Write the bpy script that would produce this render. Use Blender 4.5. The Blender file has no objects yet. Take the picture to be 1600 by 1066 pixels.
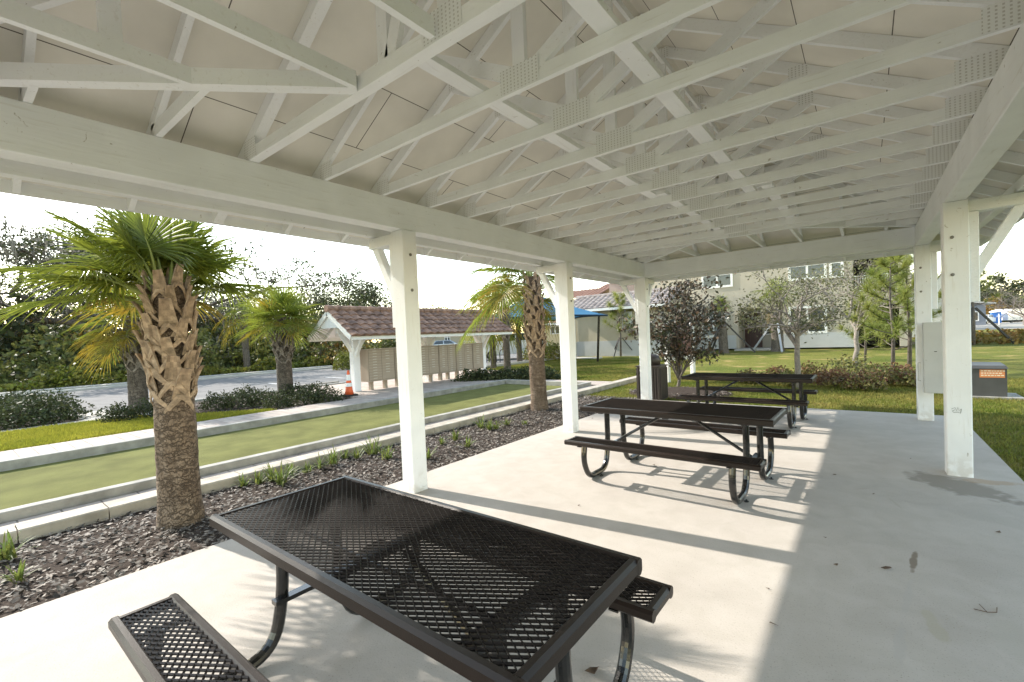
import bpy, math, random
import numpy as np
from mathutils import Vector, Matrix
random.seed(7); rng=np.random.default_rng(7)
S=bpy.context.scene; COL=S.collection
# ---------------------------------------------------------------- camera
CF,CYAW,CPIT,CROL=707.38,.6636,-.0249,-.0424
CPOS=np.array([3.831,-3.1187,1.5987])
def cam_axes():
    f=np.array([-math.sin(CYAW)*math.cos(CPIT),math.cos(CYAW)*math.cos(CPIT),math.sin(CPIT)])
    r=np.array([math.cos(CYAW),math.sin(CYAW),0.]); u=np.cross(r,f)
    return r*math.cos(CROL)+u*math.sin(CROL), -r*math.sin(CROL)+u*math.cos(CROL), f
CR,CU,CFW=cam_axes()
cam=bpy.data.cameras.new('camera'); co=bpy.data.objects.new('camera',cam); COL.objects.link(co)
co.matrix_world=Matrix([[CR[0],CU[0],-CFW[0],CPOS[0]],[CR[1],CU[1],-CFW[1],CPOS[1]],[CR[2],CU[2],-CFW[2],CPOS[2]],[0,0,0,1]])
cam.sensor_width=36; cam.lens=CF/1600*36; cam.shift_y=10.1/1600; cam.clip_end=3000; cam.clip_start=.05
S.camera=co
# ---------------------------------------------------------------- light
SUN_EL=math.radians(33.0); SUN_AZ=math.radians(7.2)      # light travels towards +X and a little +Y
sd=Vector((-math.cos(SUN_EL)*math.cos(SUN_AZ),-math.cos(SUN_EL)*math.sin(SUN_AZ),math.sin(SUN_EL)))
W=bpy.data.worlds.new('World'); S.world=W; W.use_nodes=True
wn=W.node_tree.nodes; wl=W.node_tree.links
sky=wn.new('ShaderNodeTexSky'); sky.sky_type='NISHITA'; sky.sun_disc=False
sky.sun_elevation=SUN_EL; sky.sun_rotation=math.atan2(sd.x,sd.y)
sky.air_density=1.0; sky.dust_density=.3; sky.ozone_density=1.6
tn=wn.new('ShaderNodeMixRGB'); tn.blend_type='MULTIPLY'; tn.inputs[0].default_value=1; tn.inputs[2].default_value=(1.20,.98,.72,1); wl.new(sky.outputs[0],tn.inputs[1]); wl.new(tn.outputs[0],wn['Background'].inputs[0]); wn['Background'].inputs[1].default_value=.15
sun=bpy.data.lights.new('sun','SUN'); sun.energy=2.0; sun.angle=math.radians(.5); sun.color=(1,.935,.84)
so=bpy.data.objects.new('sun',sun); COL.objects.link(so); so.rotation_euler=sd.to_track_quat('Z','Y').to_euler()
S.view_settings.view_transform='Standard'; S.view_settings.look='None'; S.view_settings.gamma=1
S.view_settings.exposure=2.1
S.cycles.max_bounces=16; S.cycles.diffuse_bounces=12; S.cycles.transparent_max_bounces=8
# ---------------------------------------------------------------- placing helpers
def ray(px,py): return (px-800)/CF*CR-(py-533-10.118)/CF*CU+CFW
def G(px,py,z=0.):
    d=ray(px,py); t=(z-CPOS[2])/d[2]; return CPOS+t*d
def AT(px,py,dep): return CPOS+dep*ray(px,py)
def DEP(P): return float((np.array(P)-CPOS)@CFW)
def ZAT(px,py,P): return float(AT(px,py,DEP(P))[2])
# ---------------------------------------------------------------- materials
MATS={}
def nodes(m): return m.node_tree.nodes,m.node_tree.links
def mat(name,col,rough=.6,var=0.,scale=8.,bump=0.,bscale=60.,metal=0.,spec=.5,col2=None,stretch=None,trans=0.,island=0.,coat=0.,detail=4.,hue=0.):
    if name in MATS: return MATS[name]
    m=bpy.data.materials.new(name); m.use_nodes=True; n,l=nodes(m); b=n['Principled BSDF']
    b.inputs['Roughness'].default_value=rough; b.inputs['Metallic'].default_value=metal
    b.inputs['Specular IOR Level'].default_value=spec; b.inputs['Coat Weight'].default_value=coat
    tc=n.new('ShaderNodeTexCoord'); mp=n.new('ShaderNodeMapping'); l.new(tc.outputs['Object'],mp.inputs[0])
    if stretch: mp.inputs['Scale'].default_value=stretch
    c=(*col,1)
    out=None
    if var or col2:
        nz=n.new('ShaderNodeTexNoise'); nz.inputs['Scale'].default_value=scale; nz.inputs['Detail'].default_value=detail; l.new(mp.outputs[0],nz.inputs[0])
        cr=n.new('ShaderNodeValToRGB'); l.new(nz.outputs[0],cr.inputs[0])
        cr.color_ramp.elements[0].position=.33; cr.color_ramp.elements[1].position=.67
        c2=col2 or tuple(min(1,x*(1+var)) for x in col); c1=tuple(x*(1-var) for x in col) if not col2 else col
        cr.color_ramp.elements[0].color=(*c1,1); cr.color_ramp.elements[1].color=(*c2,1)
        out=cr.outputs[0]
    else:
        rg=n.new('ShaderNodeRGB'); rg.outputs[0].default_value=c; out=rg.outputs[0]
    if island:
        g=n.new('ShaderNodeNewGeometry'); hs=n.new('ShaderNodeHueSaturation'); mr=n.new('ShaderNodeMapRange')
        mr.inputs[3].default_value=1-island; mr.inputs[4].default_value=1+island
        l.new(g.outputs['Random Per Island'],mr.inputs[0]); l.new(mr.outputs[0],hs.inputs['Value']); l.new(out,hs.inputs['Color'])
        if hue:
            m2=n.new('ShaderNodeMath'); m2.operation='MULTIPLY'; m2.inputs[1].default_value=7.31; l.new(g.outputs['Random Per Island'],m2.inputs[0])
            m3=n.new('ShaderNodeMath'); m3.operation='FRACT'; l.new(m2.outputs[0],m3.inputs[0])
            mh=n.new('ShaderNodeMapRange'); mh.inputs[3].default_value=.5-hue; mh.inputs[4].default_value=.5+hue; l.new(m3.outputs[0],mh.inputs[0]); l.new(mh.outputs[0],hs.inputs['Hue'])
        out=hs.outputs[0]
    l.new(out,b.inputs['Base Color'])
    if bump:
        n2=n.new('ShaderNodeTexNoise'); n2.inputs['Scale'].default_value=bscale; n2.inputs['Detail'].default_value=5; l.new(mp.outputs[0],n2.inputs[0])
        bp=n.new('ShaderNodeBump'); bp.inputs['Strength'].default_value=bump; bp.inputs['Distance'].default_value=.01
        l.new(n2.outputs[0],bp.inputs['Height']); l.new(bp.outputs[0],b.inputs['Normal'])
    if trans:
        tr=n.new('ShaderNodeBsdfTranslucent'); l.new(out,tr.inputs[0]); mx=n.new('ShaderNodeMixShader'); mx.inputs[0].default_value=trans
        l.new(b.outputs[0],mx.inputs[1]); l.new(tr.outputs[0],mx.inputs[2]); l.new(mx.outputs[0],n['Material Output'].inputs[0])
    m['out']=0; MATS[name]=m; return m
def vmath(n,l,op,a,b=None):
    x=n.new('ShaderNodeMath'); x.operation=op
    for i,v in enumerate((a,b)):
        if v is None: continue
        if isinstance(v,(int,float)): x.inputs[i].default_value=v
        else: l.new(v,x.inputs[i])
    return x.outputs[0]
TIMB2=mat('white_paint',(.80,.775,.715),.55,.035,5,.25,45,stretch=(1,1,1))
def wood_paint(name,axis=None):
    m=bpy.data.materials.new(name); m.use_nodes=True; n,l=nodes(m); b=n['Principled BSDF']
    tc=n.new('ShaderNodeTexCoord'); b.inputs['Roughness'].default_value=.55; P=tc.outputs['Object']
    st=[1,1,1]
    if axis is not None: st=[1,1,1]; st[axis]=.07
    def noise(s_,d,stretch=True,dist=0.):
        mp=n.new('ShaderNodeMapping'); l.new(P,mp.inputs[0]); mp.inputs['Scale'].default_value=st if stretch else (1,1,1)
        z=n.new('ShaderNodeTexNoise'); z.inputs['Scale'].default_value=s_; z.inputs['Detail'].default_value=d; z.inputs['Distortion'].default_value=dist; l.new(mp.outputs[0],z.inputs[0]); return z.outputs[0]
    def rng_(v,a,c,f0=0.,f1=1.):
        k=n.new('ShaderNodeMapRange'); k.inputs[1].default_value=a; k.inputs[2].default_value=c; k.inputs[3].default_value=f0; k.inputs[4].default_value=f1; l.new(v,k.inputs[0]); return k.outputs[0]
    def mixc(f,a,c):
        x=n.new('ShaderNodeMixRGB'); l.new(f,x.inputs[0]); 
        if isinstance(a,tuple): x.inputs[1].default_value=(*a,1)
        else: l.new(a,x.inputs[1])
        x.inputs[2].default_value=(*c,1); return x.outputs[0]
    c=mixc(rng_(noise(2.3,7,False,.5),.3,.7),(.80,.81,.83),(.89,.90,.92))
    g=noise(46,6,True,.3)
    c=mixc(rng_(g,.60,.74,0,.38),c,(.60,.575,.53))                    # grain showing through the coat
    c=mixc(rng_(noise(17,4,False,1.5),.70,.76,0,.75),c,(.34,.30,.25))  # knots and chips
    c=mixc(rng_(noise(90,2,False),.74,.78,0,.6),c,(.40,.36,.31))       # nail specks
    if axis==2:
        sp=n.new('ShaderNodeSeparateXYZ'); l.new(P,sp.inputs[0]); low=rng_(sp.outputs[2],.28,.0); d=vmath(n,l,'MULTIPLY',low,rng_(noise(14,5,False),.42,.6)); d2=vmath(n,l,'MULTIPLY',d,.45); c=mixc(d2,c,(.42,.37,.30))
    l.new(c,b.inputs['Base Color'])
    bp=n.new('ShaderNodeBump'); bp.inputs['Strength'].default_value=.45; bp.inputs['Distance'].default_value=.006; l.new(g,bp.inputs['Height']); l.new(bp.outputs[0],b.inputs['Normal'])
    return m
TX=wood_paint('painted_timber_x',0); TY=wood_paint('painted_timber_y',1); TZ=wood_paint('painted_timber_z',2)
TIMBER=wood_paint('painted_timber')
def plate_mat():
    m=bpy.data.materials.new('punched_plate'); m.use_nodes=True; n,l=nodes(m); b=n['Principled BSDF']; b.inputs['Roughness'].default_value=.5
    tc=n.new('ShaderNodeTexCoord'); sp=n.new('ShaderNodeSeparateXYZ'); l.new(tc.outputs['Object'],sp.inputs[0])
    h=vmath(n,l,'ADD',sp.outputs[0],sp.outputs[1])
    a=vmath(n,l,'LESS_THAN',vmath(n,l,'FRACT',vmath(n,l,'MULTIPLY',h,38.)),.36)
    c=vmath(n,l,'LESS_THAN',vmath(n,l,'FRACT',vmath(n,l,'MULTIPLY',sp.outputs[2],52.)),.5)
    mm=vmath(n,l,'MULTIPLY',a,c)
    mx=n.new('ShaderNodeMixRGB'); l.new(mm,mx.inputs[0]); mx.inputs[1].default_value=(.80,.81,.82,1); mx.inputs[2].default_value=(.55,.54,.53,1); l.new(mx.outputs[0],b.inputs['Base Color'])
    return m
PLATE=plate_mat()
def deck_mat():
    # painted sheathing panels 2.44 x 1.22 with thin open seams; coordinates follow the slope through the UV map
    m=bpy.data.materials.new('painted_sheathing'); m.use_nodes=True; n,l=nodes(m); b=n['Principled BSDF']; b.inputs['Roughness'].default_value=.7
    uv=n.new('ShaderNodeUVMap'); br=n.new('ShaderNodeTexBrick'); l.new(uv.outputs[0],br.inputs[0])
    br.inputs['Scale'].default_value=1; br.inputs['Mortar Size'].default_value=.0035; br.inputs['Mortar Smooth'].default_value=0
    br.inputs['Brick Width'].default_value=2.44; br.inputs['Row Height'].default_value=.61; br.offset=.5
    br.inputs['Color1'].default_value=(.78,.75,.69,1); br.inputs['Color2'].default_value=(.83,.80,.74,1); br.inputs['Mortar'].default_value=(.10,.085,.07,1)
    tc=n.new('ShaderNodeTexCoord'); nz=n.new('ShaderNodeTexNoise'); nz.inputs['Scale'].default_value=2.2; nz.inputs['Detail'].default_value=8; l.new(tc.outputs['Object'],nz.inputs[0])
    cr=n.new('ShaderNodeValToRGB'); l.new(nz.outputs[0],cr.inputs[0]); cr.color_ramp.elements[0].position=.35; cr.color_ramp.elements[1].position=.65
    cr.color_ramp.elements[0].color=(.88,.88,.88,1); cr.color_ramp.elements[1].color=(1,1,1,1)
    mx=n.new('ShaderNodeMixRGB'); mx.blend_type='MULTIPLY'; mx.inputs[0].default_value=1; l.new(br.outputs[0],mx.inputs[1]); l.new(cr.outputs[0],mx.inputs[2]); l.new(mx.outputs[0],b.inputs['Base Color'])
    return m
DECK=deck_mat()
def concrete_mat():
    m=bpy.data.materials.new('broom_concrete'); m.use_nodes=True; n,l=nodes(m); b=n['Principled BSDF']; b.inputs['Roughness'].default_value=.8; b.inputs['Specular IOR Level'].default_value=.3
    tc=n.new('ShaderNodeTexCoord'); P=tc.outputs['Object']
    def noise(s,d,dist=0):
        z=n.new('ShaderNodeTexNoise'); z.inputs['Scale'].default_value=s; z.inputs['Detail'].default_value=d; z.inputs['Distortion'].default_value=dist; l.new(P,z.inputs[0]); return z.outputs[0]
    def ramp(s,a,b_,c0,c1):
        r=n.new('ShaderNodeValToRGB'); l.new(s,r.inputs[0]); r.color_ramp.elements[0].position=a; r.color_ramp.elements[1].position=b_; r.color_ramp.elements[0].color=(*c0,1); r.color_ramp.elements[1].color=(*c1,1); return r.outputs[0]
    base=ramp(noise(1.6,12,.5),.3,.72,(.445,.405,.365),(.50,.46,.415))
    mot=ramp(noise(5.,10,.8),.34,.66,(.92,.915,.90),(1,1,1))
    spk=ramp(noise(120,3),.60,.70,(1,1,1),(.72,.70,.66))
    def mul(a,b_,f=1.):
        x=n.new('ShaderNodeMixRGB'); x.blend_type='MULTIPLY'; x.inputs[0].default_value=f; l.new(a,x.inputs[1]); l.new(b_,x.inputs[2]); return x.outputs[0]
    c=mul(mul(base,mot),spk)
    # stains with shapes of their own: (centre x, y, half length, half width, angle, strength, colour)
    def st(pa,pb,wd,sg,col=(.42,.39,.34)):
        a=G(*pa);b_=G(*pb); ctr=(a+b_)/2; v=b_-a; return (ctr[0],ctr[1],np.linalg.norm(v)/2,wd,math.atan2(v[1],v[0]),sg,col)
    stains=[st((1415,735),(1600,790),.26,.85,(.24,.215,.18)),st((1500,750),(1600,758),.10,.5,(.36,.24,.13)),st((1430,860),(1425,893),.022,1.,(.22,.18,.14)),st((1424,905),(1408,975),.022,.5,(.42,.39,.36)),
            st((1408,975),(1404,1045),.030,.55,(.42,.39,.36)),st((1445,950),(1480,1010),.04,.65,(.40,.36,.28)),st((1385,775),(1415,800),.012,.6,(.4,.36,.3)),st((1330,765),(1360,763),.01,.6,(.4,.34,.28)),
            st((1560,960),(1600,1040),.08,.45),st((1290,655),(1400,680),.12,.22),st((1350,700),(1470,720),.16,.22),st((1150,880),(1300,900),.10,.15),st((1520,790),(1600,830),.06,.35)]
    sep=n.new('ShaderNodeSeparateXYZ'); l.new(P,sep.inputs[0]); wob=noise(9,4)
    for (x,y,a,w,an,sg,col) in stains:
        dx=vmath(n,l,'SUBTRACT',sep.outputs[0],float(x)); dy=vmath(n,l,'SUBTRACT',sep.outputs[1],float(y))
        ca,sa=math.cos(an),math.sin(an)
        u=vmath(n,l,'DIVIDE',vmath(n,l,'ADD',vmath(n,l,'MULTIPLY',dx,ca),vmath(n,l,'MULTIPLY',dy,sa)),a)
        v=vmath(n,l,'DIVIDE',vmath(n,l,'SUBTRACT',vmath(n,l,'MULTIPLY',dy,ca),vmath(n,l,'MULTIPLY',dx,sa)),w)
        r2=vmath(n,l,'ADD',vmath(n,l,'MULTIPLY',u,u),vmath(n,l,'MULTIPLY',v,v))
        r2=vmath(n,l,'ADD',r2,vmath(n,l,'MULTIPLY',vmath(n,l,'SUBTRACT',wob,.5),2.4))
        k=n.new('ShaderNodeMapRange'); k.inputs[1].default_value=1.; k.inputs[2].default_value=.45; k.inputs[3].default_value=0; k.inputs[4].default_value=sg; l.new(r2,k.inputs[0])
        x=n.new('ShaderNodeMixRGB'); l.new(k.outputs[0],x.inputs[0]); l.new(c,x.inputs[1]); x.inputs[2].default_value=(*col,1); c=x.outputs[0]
    l.new(c,b.inputs['Base Color'])
    bp=n.new('ShaderNodeBump'); bp.inputs['Strength'].default_value=.25; bp.inputs['Distance'].default_value=.006; l.new(noise(90,6),bp.inputs['Height']); l.new(bp.outputs[0],b.inputs['Normal'])
    return m
def grass_mat(name,c1,c2,c3):
    m=bpy.data.materials.new(name); m.use_nodes=True; n,l=nodes(m); b=n['Principled BSDF']; b.inputs['Roughness'].default_value=.9; b.inputs['Specular IOR Level'].default_value=.1
    tc=n.new('ShaderNodeTexCoord'); P=tc.outputs['Object']
    def noise(s,d):
        z=n.new('ShaderNodeTexNoise'); z.inputs['Scale'].default_value=s; z.inputs['Detail'].default_value=d; l.new(P,z.inputs[0]); return z.outputs[0]
    r=n.new('ShaderNodeValToRGB'); l.new(noise(.35,6),r.inputs[0]); e=r.color_ramp.elements; e[0].position=.35; e[0].color=(*c1,1); e[1].position=.7; e[1].color=(*c2,1)
    r2=n.new('ShaderNodeValToRGB'); l.new(noise(14,6),r2.inputs[0]); e=r2.color_ramp.elements; e[0].position=.3; e[0].color=(.6,.6,.6,1); e[1].position=.7; e[1].color=(1.25,1.25,1.2,1)
    x=n.new('ShaderNodeMixRGB'); x.blend_type='MULTIPLY'; x.inputs[0].default_value=1; l.new(r.outputs[0],x.inputs[1]); l.new(r2.outputs[0],x.inputs[2])
    k=n.new('ShaderNodeMapRange'); k.inputs[1].default_value=.56; k.inputs[2].default_value=.68; l.new(noise(.9,4),k.inputs[0])
    y=n.new('ShaderNodeMixRGB'); l.new(k.outputs[0],y.inputs[0]); l.new(x.outputs[0],y.inputs[1]); y.inputs[2].default_value=(*c3,1)
    l.new(y.outputs[0],b.inputs['Base Color'])
    bp=n.new('ShaderNodeBump'); bp.inputs['Strength'].default_value=.8; bp.inputs['Distance'].default_value=.04; l.new(noise(60,4),bp.inputs['Height']); l.new(bp.outputs[0],b.inputs['Normal'])
    return m
def brick_mat(name,c1,c2,mort,w,h,ms=.006,rough=.85,rot=0,bump=.4,var=.25):
    m=bpy.data.materials.new(name); m.use_nodes=True; n,l=nodes(m); b=n['Principled BSDF']; b.inputs['Roughness'].default_value=rough
    tc=n.new('ShaderNodeTexCoord'); mp=n.new('ShaderNodeMapping'); l.new(tc.outputs['Object'],mp.inputs[0]); mp.inputs['Rotation'].default_value=(0,0,rot)
    br=n.new('ShaderNodeTexBrick'); l.new(mp.outputs[0],br.inputs[0]); br.inputs['Scale'].default_value=1; br.inputs['Brick Width'].default_value=w; br.inputs['Row Height'].default_value=h; br.inputs['Mortar Size'].default_value=ms
    br.inputs['Color1'].default_value=(*c1,1); br.inputs['Color2'].default_value=(*c2,1); br.inputs['Mortar'].default_value=(*mort,1)
    nz=n.new('ShaderNodeTexNoise'); nz.inputs['Scale'].default_value=5; nz.inputs['Detail'].default_value=6; l.new(tc.outputs['Object'],nz.inputs[0])
    cr=n.new('ShaderNodeValToRGB'); l.new(nz.outputs[0],cr.inputs[0]); cr.color_ramp.elements[0].position=.3; cr.color_ramp.elements[1].position=.7; cr.color_ramp.elements[0].color=(1-var,)*3+(1,); cr.color_ramp.elements[1].color=(1,1,1,1)
    mx=n.new('ShaderNodeMixRGB'); mx.blend_type='MULTIPLY'; mx.inputs[0].default_value=1; l.new(br.outputs[0],mx.inputs[1]); l.new(cr.outputs[0],mx.inputs[2]); l.new(mx.outputs[0],b.inputs['Base Color'])
    bp=n.new('ShaderNodeBump'); bp.inputs['Strength'].default_value=bump; bp.inputs['Distance'].default_value=.006; bp.invert=True; l.new(br.outputs['Fac'],bp.inputs['Height']); l.new(bp.outputs[0],b.inputs['Normal'])
    return m
CONC=concrete_mat()
KERB=mat('kerb_concrete',(.41,.365,.30),.85,.24,5,.4,50,detail=8)
KERBG=mat('grey_edge_concrete',(.31,.295,.265),.85,.24,5,.4,60,detail=8)
PAVER=brick_mat('paver_stone',(.42,.34,.29),(.50,.43,.37),(.25,.21,.18),.42,.20,.008)
PAVERN=brick_mat('paver_stone_row',(.46,.38,.33),(.58,.49,.42),(.22,.18,.15),.30,.15,.008,rot=math.pi/2)
TURF=mat('putting_turf',(.15,.153,.05),.95,.17,2.2,.7,240,spec=.1,detail=14)
MULCHG=mat('mulch_soil',(.055,.042,.034),.95,.4,30,.8,60,spec=.1)
ROAD=mat('worn_asphalt',(.17,.165,.16),.9,.12,1.5,.4,80,spec=.25,detail=10)
SIDE=mat('sidewalk_concrete',(.40,.38,.34),.85,.08,2,.3,60)
GRASS=grass_mat('lawn_grass',(.115,.14,.026),(.21,.195,.05),(.33,.25,.10))
BLADE=mat('grass_blades',(.125,.165,.025),.7,0,col2=(.29,.25,.07),scale=.8,trans=.45,island=.3,hue=.02,spec=.2)
BLADEY=mat('fresh_grass_blades',(.22,.235,.028),.7,0,col2=(.34,.32,.045),scale=.8,trans=.45,island=.3,spec=.2)
DARK=mat('brown_coated_metal',(.016,.010,.008),.36,.2,4,.10,300,coat=.05,spec=.28)
GRID=mat('brown_coated_mesh',(.012,.008,.0065),.42,.2,4,spec=.35)
DARKT=mat('black_steel_tube',(.008,.008,.008),.22,coat=.4)
STEEL=mat('bolt_steel',(.22,.21,.20),.45,metal=.8)
def bark_mat(name,c0,c1,dark):
    m=bpy.data.materials.new(name); m.use_nodes=True; n,l=nodes(m); b=n['Principled BSDF']; b.inputs['Roughness'].default_value=.9; b.inputs['Specular IOR Level'].default_value=.2
    tc=n.new('ShaderNodeTexCoord'); mp=n.new('ShaderNodeMapping'); l.new(tc.outputs['Object'],mp.inputs[0]); mp.inputs['Scale'].default_value=(1,1,.42)
    nz=n.new('ShaderNodeTexNoise'); nz.inputs['Scale'].default_value=10; nz.inputs['Detail'].default_value=8; l.new(mp.outputs[0],nz.inputs[0])
    cr=n.new('ShaderNodeValToRGB'); l.new(nz.outputs[0],cr.inputs[0]); cr.color_ramp.elements[0].position=.32; cr.color_ramp.elements[1].position=.68; cr.color_ramp.elements[0].color=(*c0,1); cr.color_ramp.elements[1].color=(*c1,1)
    def dist(scale,sc,amt):
        mq=n.new('ShaderNodeMapping'); l.new(tc.outputs['Object'],mq.inputs[0]); mq.inputs['Scale'].default_value=sc
        ad=n.new('ShaderNodeMixRGB'); ad.blend_type='ADD'; ad.inputs[0].default_value=amt; l.new(mq.outputs[0],ad.inputs[1]); nn=n.new('ShaderNodeTexNoise'); nn.inputs['Scale'].default_value=9; nn.inputs['Detail'].default_value=4; l.new(tc.outputs['Object'],nn.inputs[0]); l.new(nn.outputs['Color'],ad.inputs[2])
        v=n.new('ShaderNodeTexVoronoi'); v.feature='DISTANCE_TO_EDGE'; v.inputs['Scale'].default_value=scale; l.new(ad.outputs[0],v.inputs['Vector']); return v.outputs['Distance']
    k1=n.new('ShaderNodeMapRange'); k1.inputs[1].default_value=0; k1.inputs[2].default_value=.06; l.new(dist(34,(1,1,.20),.22),k1.inputs[0])      # upright cracks
    k2=n.new('ShaderNodeMapRange'); k2.inputs[1].default_value=0; k2.inputs[2].default_value=.07; l.new(dist(8,(.5,.5,2.4),.30),k2.inputs[0])    # ring scars
    mu=vmath(n,l,'MULTIPLY',k1.outputs[0],k2.outputs[0]); mx=n.new('ShaderNodeMixRGB'); l.new(mu,mx.inputs[0]); mx.inputs[1].default_value=(*dark,1); l.new(cr.outputs[0],mx.inputs[2]); l.new(mx.outputs[0],b.inputs['Base Color'])
    h=vmath(n,l,'ADD',vmath(n,l,'MULTIPLY',mu,.8),nz.outputs[0]); bp=n.new('ShaderNodeBump'); bp.inputs['Strength'].default_value=.9; bp.inputs['Distance'].default_value=.02; l.new(h,bp.inputs['Height']); l.new(bp.outputs[0],b.inputs['Normal'])
    return m
TRUNK=bark_mat('palm_trunk_bark',(.19,.135,.095),(.31,.235,.175),(.135,.098,.072))
TRUNKG=bark_mat('grey_palm_bark',(.13,.11,.09),(.23,.195,.16),(.06,.05,.04))
BOOT=mat('palm_boot',(.36,.265,.185),.8,.35,14,.6,60,island=.22,detail=6,spec=.2)
BOOTG=mat('grey_palm_boot',(.20,.175,.15),.85,.35,14,.6,60,island=.22,detail=6,spec=.2)
FROND=mat('palm_frond',(.12,.17,.022),.42,0,col2=(.27,.30,.04),scale=2.5,trans=.4,island=.25,spec=.5)
FRONDY=mat('yellowing_frond',(.16,.17,.02),.5,0,col2=(.36,.25,.03),scale=2.5,trans=.4,island=.3)
PETI=mat('palm_petiole',(.22,.26,.06),.5,.2,6)
BARK=mat('tree_bark',(.12,.10,.085),.9,.4,12,.8,40)
BARKP=mat('pale_tree_bark',(.22,.19,.165),.9,.3,14,.6,40)
def leafm(name,c,c2,isl=.35,tr=.35,hue=.02,rough=.55,spec=.4): return mat(name,c,rough,0,col2=c2,scale=.9,trans=tr,island=isl,hue=hue,spec=spec)
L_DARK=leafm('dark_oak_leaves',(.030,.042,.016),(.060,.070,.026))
L_GREEN=leafm('forest_leaves',(.060,.085,.022),(.15,.15,.045))
L_YEL=leafm('sunny_leaves',(.12,.15,.02),(.20,.19,.035))
L_ORG=leafm('autumn_leaves',(.26,.14,.03),(.16,.14,.035))
L_GREY=leafm('spanish_moss',(.14,.135,.115),(.21,.20,.17),hue=.01)
L_OLIVE=leafm('young_oak_leaves',(.085,.10,.04),(.17,.165,.07))
L_MAG=leafm('magnolia_leaves',(.035,.045,.022),(.075,.055,.035),isl=.5,tr=.15,rough=.42,spec=.5)
L_SHR=leafm('shrub_leaves',(.035,.05,.020),(.075,.085,.035),isl=.4,tr=.15,rough=.6,spec=.2)
L_CRO=leafm('croton_leaves',(.13,.15,.04),(.26,.22,.07),isl=.4,tr=.3,hue=.04)
L_RED=leafm('bronze_leaves',(.20,.075,.05),(.17,.15,.055),isl=.4,tr=.3,hue=.03)
L_PINE=leafm('pine_needles',(.19,.24,.05),(.30,.31,.08),isl=.3,tr=.4)
L_LIRI=leafm('strap_leaves',(.10,.16,.03),(.22,.22,.06),isl=.4,tr=.4,hue=.03)
STUC=mat('beige_stucco',(.42,.375,.30),.95,.04,2,.4,120)
STUCL=mat('tan_stucco',(.42,.37,.27),.95,.04,2,.4,120)
STUCY=mat('cream_stucco',(.58,.49,.30),.95,.04,2,.3,120)
STUCG=mat('pale_grey_stucco',(.44,.44,.43),.95,.04,2,.4,120)
STUCP=mat('mauve_stucco',(.36,.28,.25),.95,.04,2,.4,120)
TRIM=mat('white_trim',(.78,.77,.74),.6,.03,3)
GLASS=mat('dark_window_glass',(.035,.045,.05),.06,.4,.6,spec=.8)
GLASSB=mat('blind_behind_glass',(.20,.22,.22),.15,.2,2,spec=.8)
VOID=mat('dark_interior',(.025,.02,.018),.9)
DOORM=mat('mahogany_door',(.045,.014,.010),.45,.25,6,.3,40,stretch=(1,1,.1))
TILEB=mat('brown_clay_tile',(.12,.068,.048),.75,0,bump=.3,bscale=80,col2=(.33,.195,.135),scale=5,detail=3)
TILEG=mat('grey_brown_tile',(.19,.16,.15),.75,0,bump=.3,bscale=80,col2=(.36,.31,.29),scale=3,detail=3)
TILER=mat('terracotta_tile',(.22,.11,.075),.8,0,bump=.3,bscale=80,col2=(.32,.18,.13),scale=3)
MBOX=mat('beige_mailbox_metal',(.36,.295,.23),.45,.04,3,spec=.4)
MBOXD=mat('mailbox_seam',(.21,.17,.13),.6)
MLAB=mat('mailbox_label',(.55,.52,.45),.5)
ORANGE=mat('cone_orange',(.75,.12,.03),.5,.1,6)
CWHITE=mat('reflective_white',(.8,.8,.8),.4)
RUBBER=mat('black_rubber',(.015,.015,.015),.7)
BLUE=mat('blue_shade_fabric',(.055,.20,.36),.7,.06,2,.2,90,trans=.25)
CARW=mat('white_car_paint',(.75,.76,.78),.2,coat=.8)
CARS=mat('silver_car_paint',(.35,.38,.42),.25,metal=.4,coat=.8)
CHROME=mat('wheel_alloy',(.5,.5,.52),.3,metal=.9)
GREYBOX=mat('utility_cabinet_green_grey',(.062,.062,.060),.55,.12,5,.1,80)
PANEL=mat('grey_electric_enclosure',(.50,.50,.49),.4,.04,5,.1,60)
LBL=mat('orange_warning_label',(.62,.22,.08),.5); LBLW=mat('label_cream',(.75,.68,.5),.5)
CAN=mat('brown_litter_bin',(.035,.026,.022),.5,.15,20,.2,60)
TOILB=mat('blue_plastic',(.03,.16,.50),.4); SIGNR=mat('dark_red_board',(.15,.06,.05),.6,.2,8)
GREYH=mat('slate_blue_siding',(.20,.22,.26),.8,.05,3)
WOODST=mat('stake_timber',(.05,.045,.04),.8)
SAND=mat('bare_soil',(.36,.33,.29),.95,.1,3)
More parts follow.
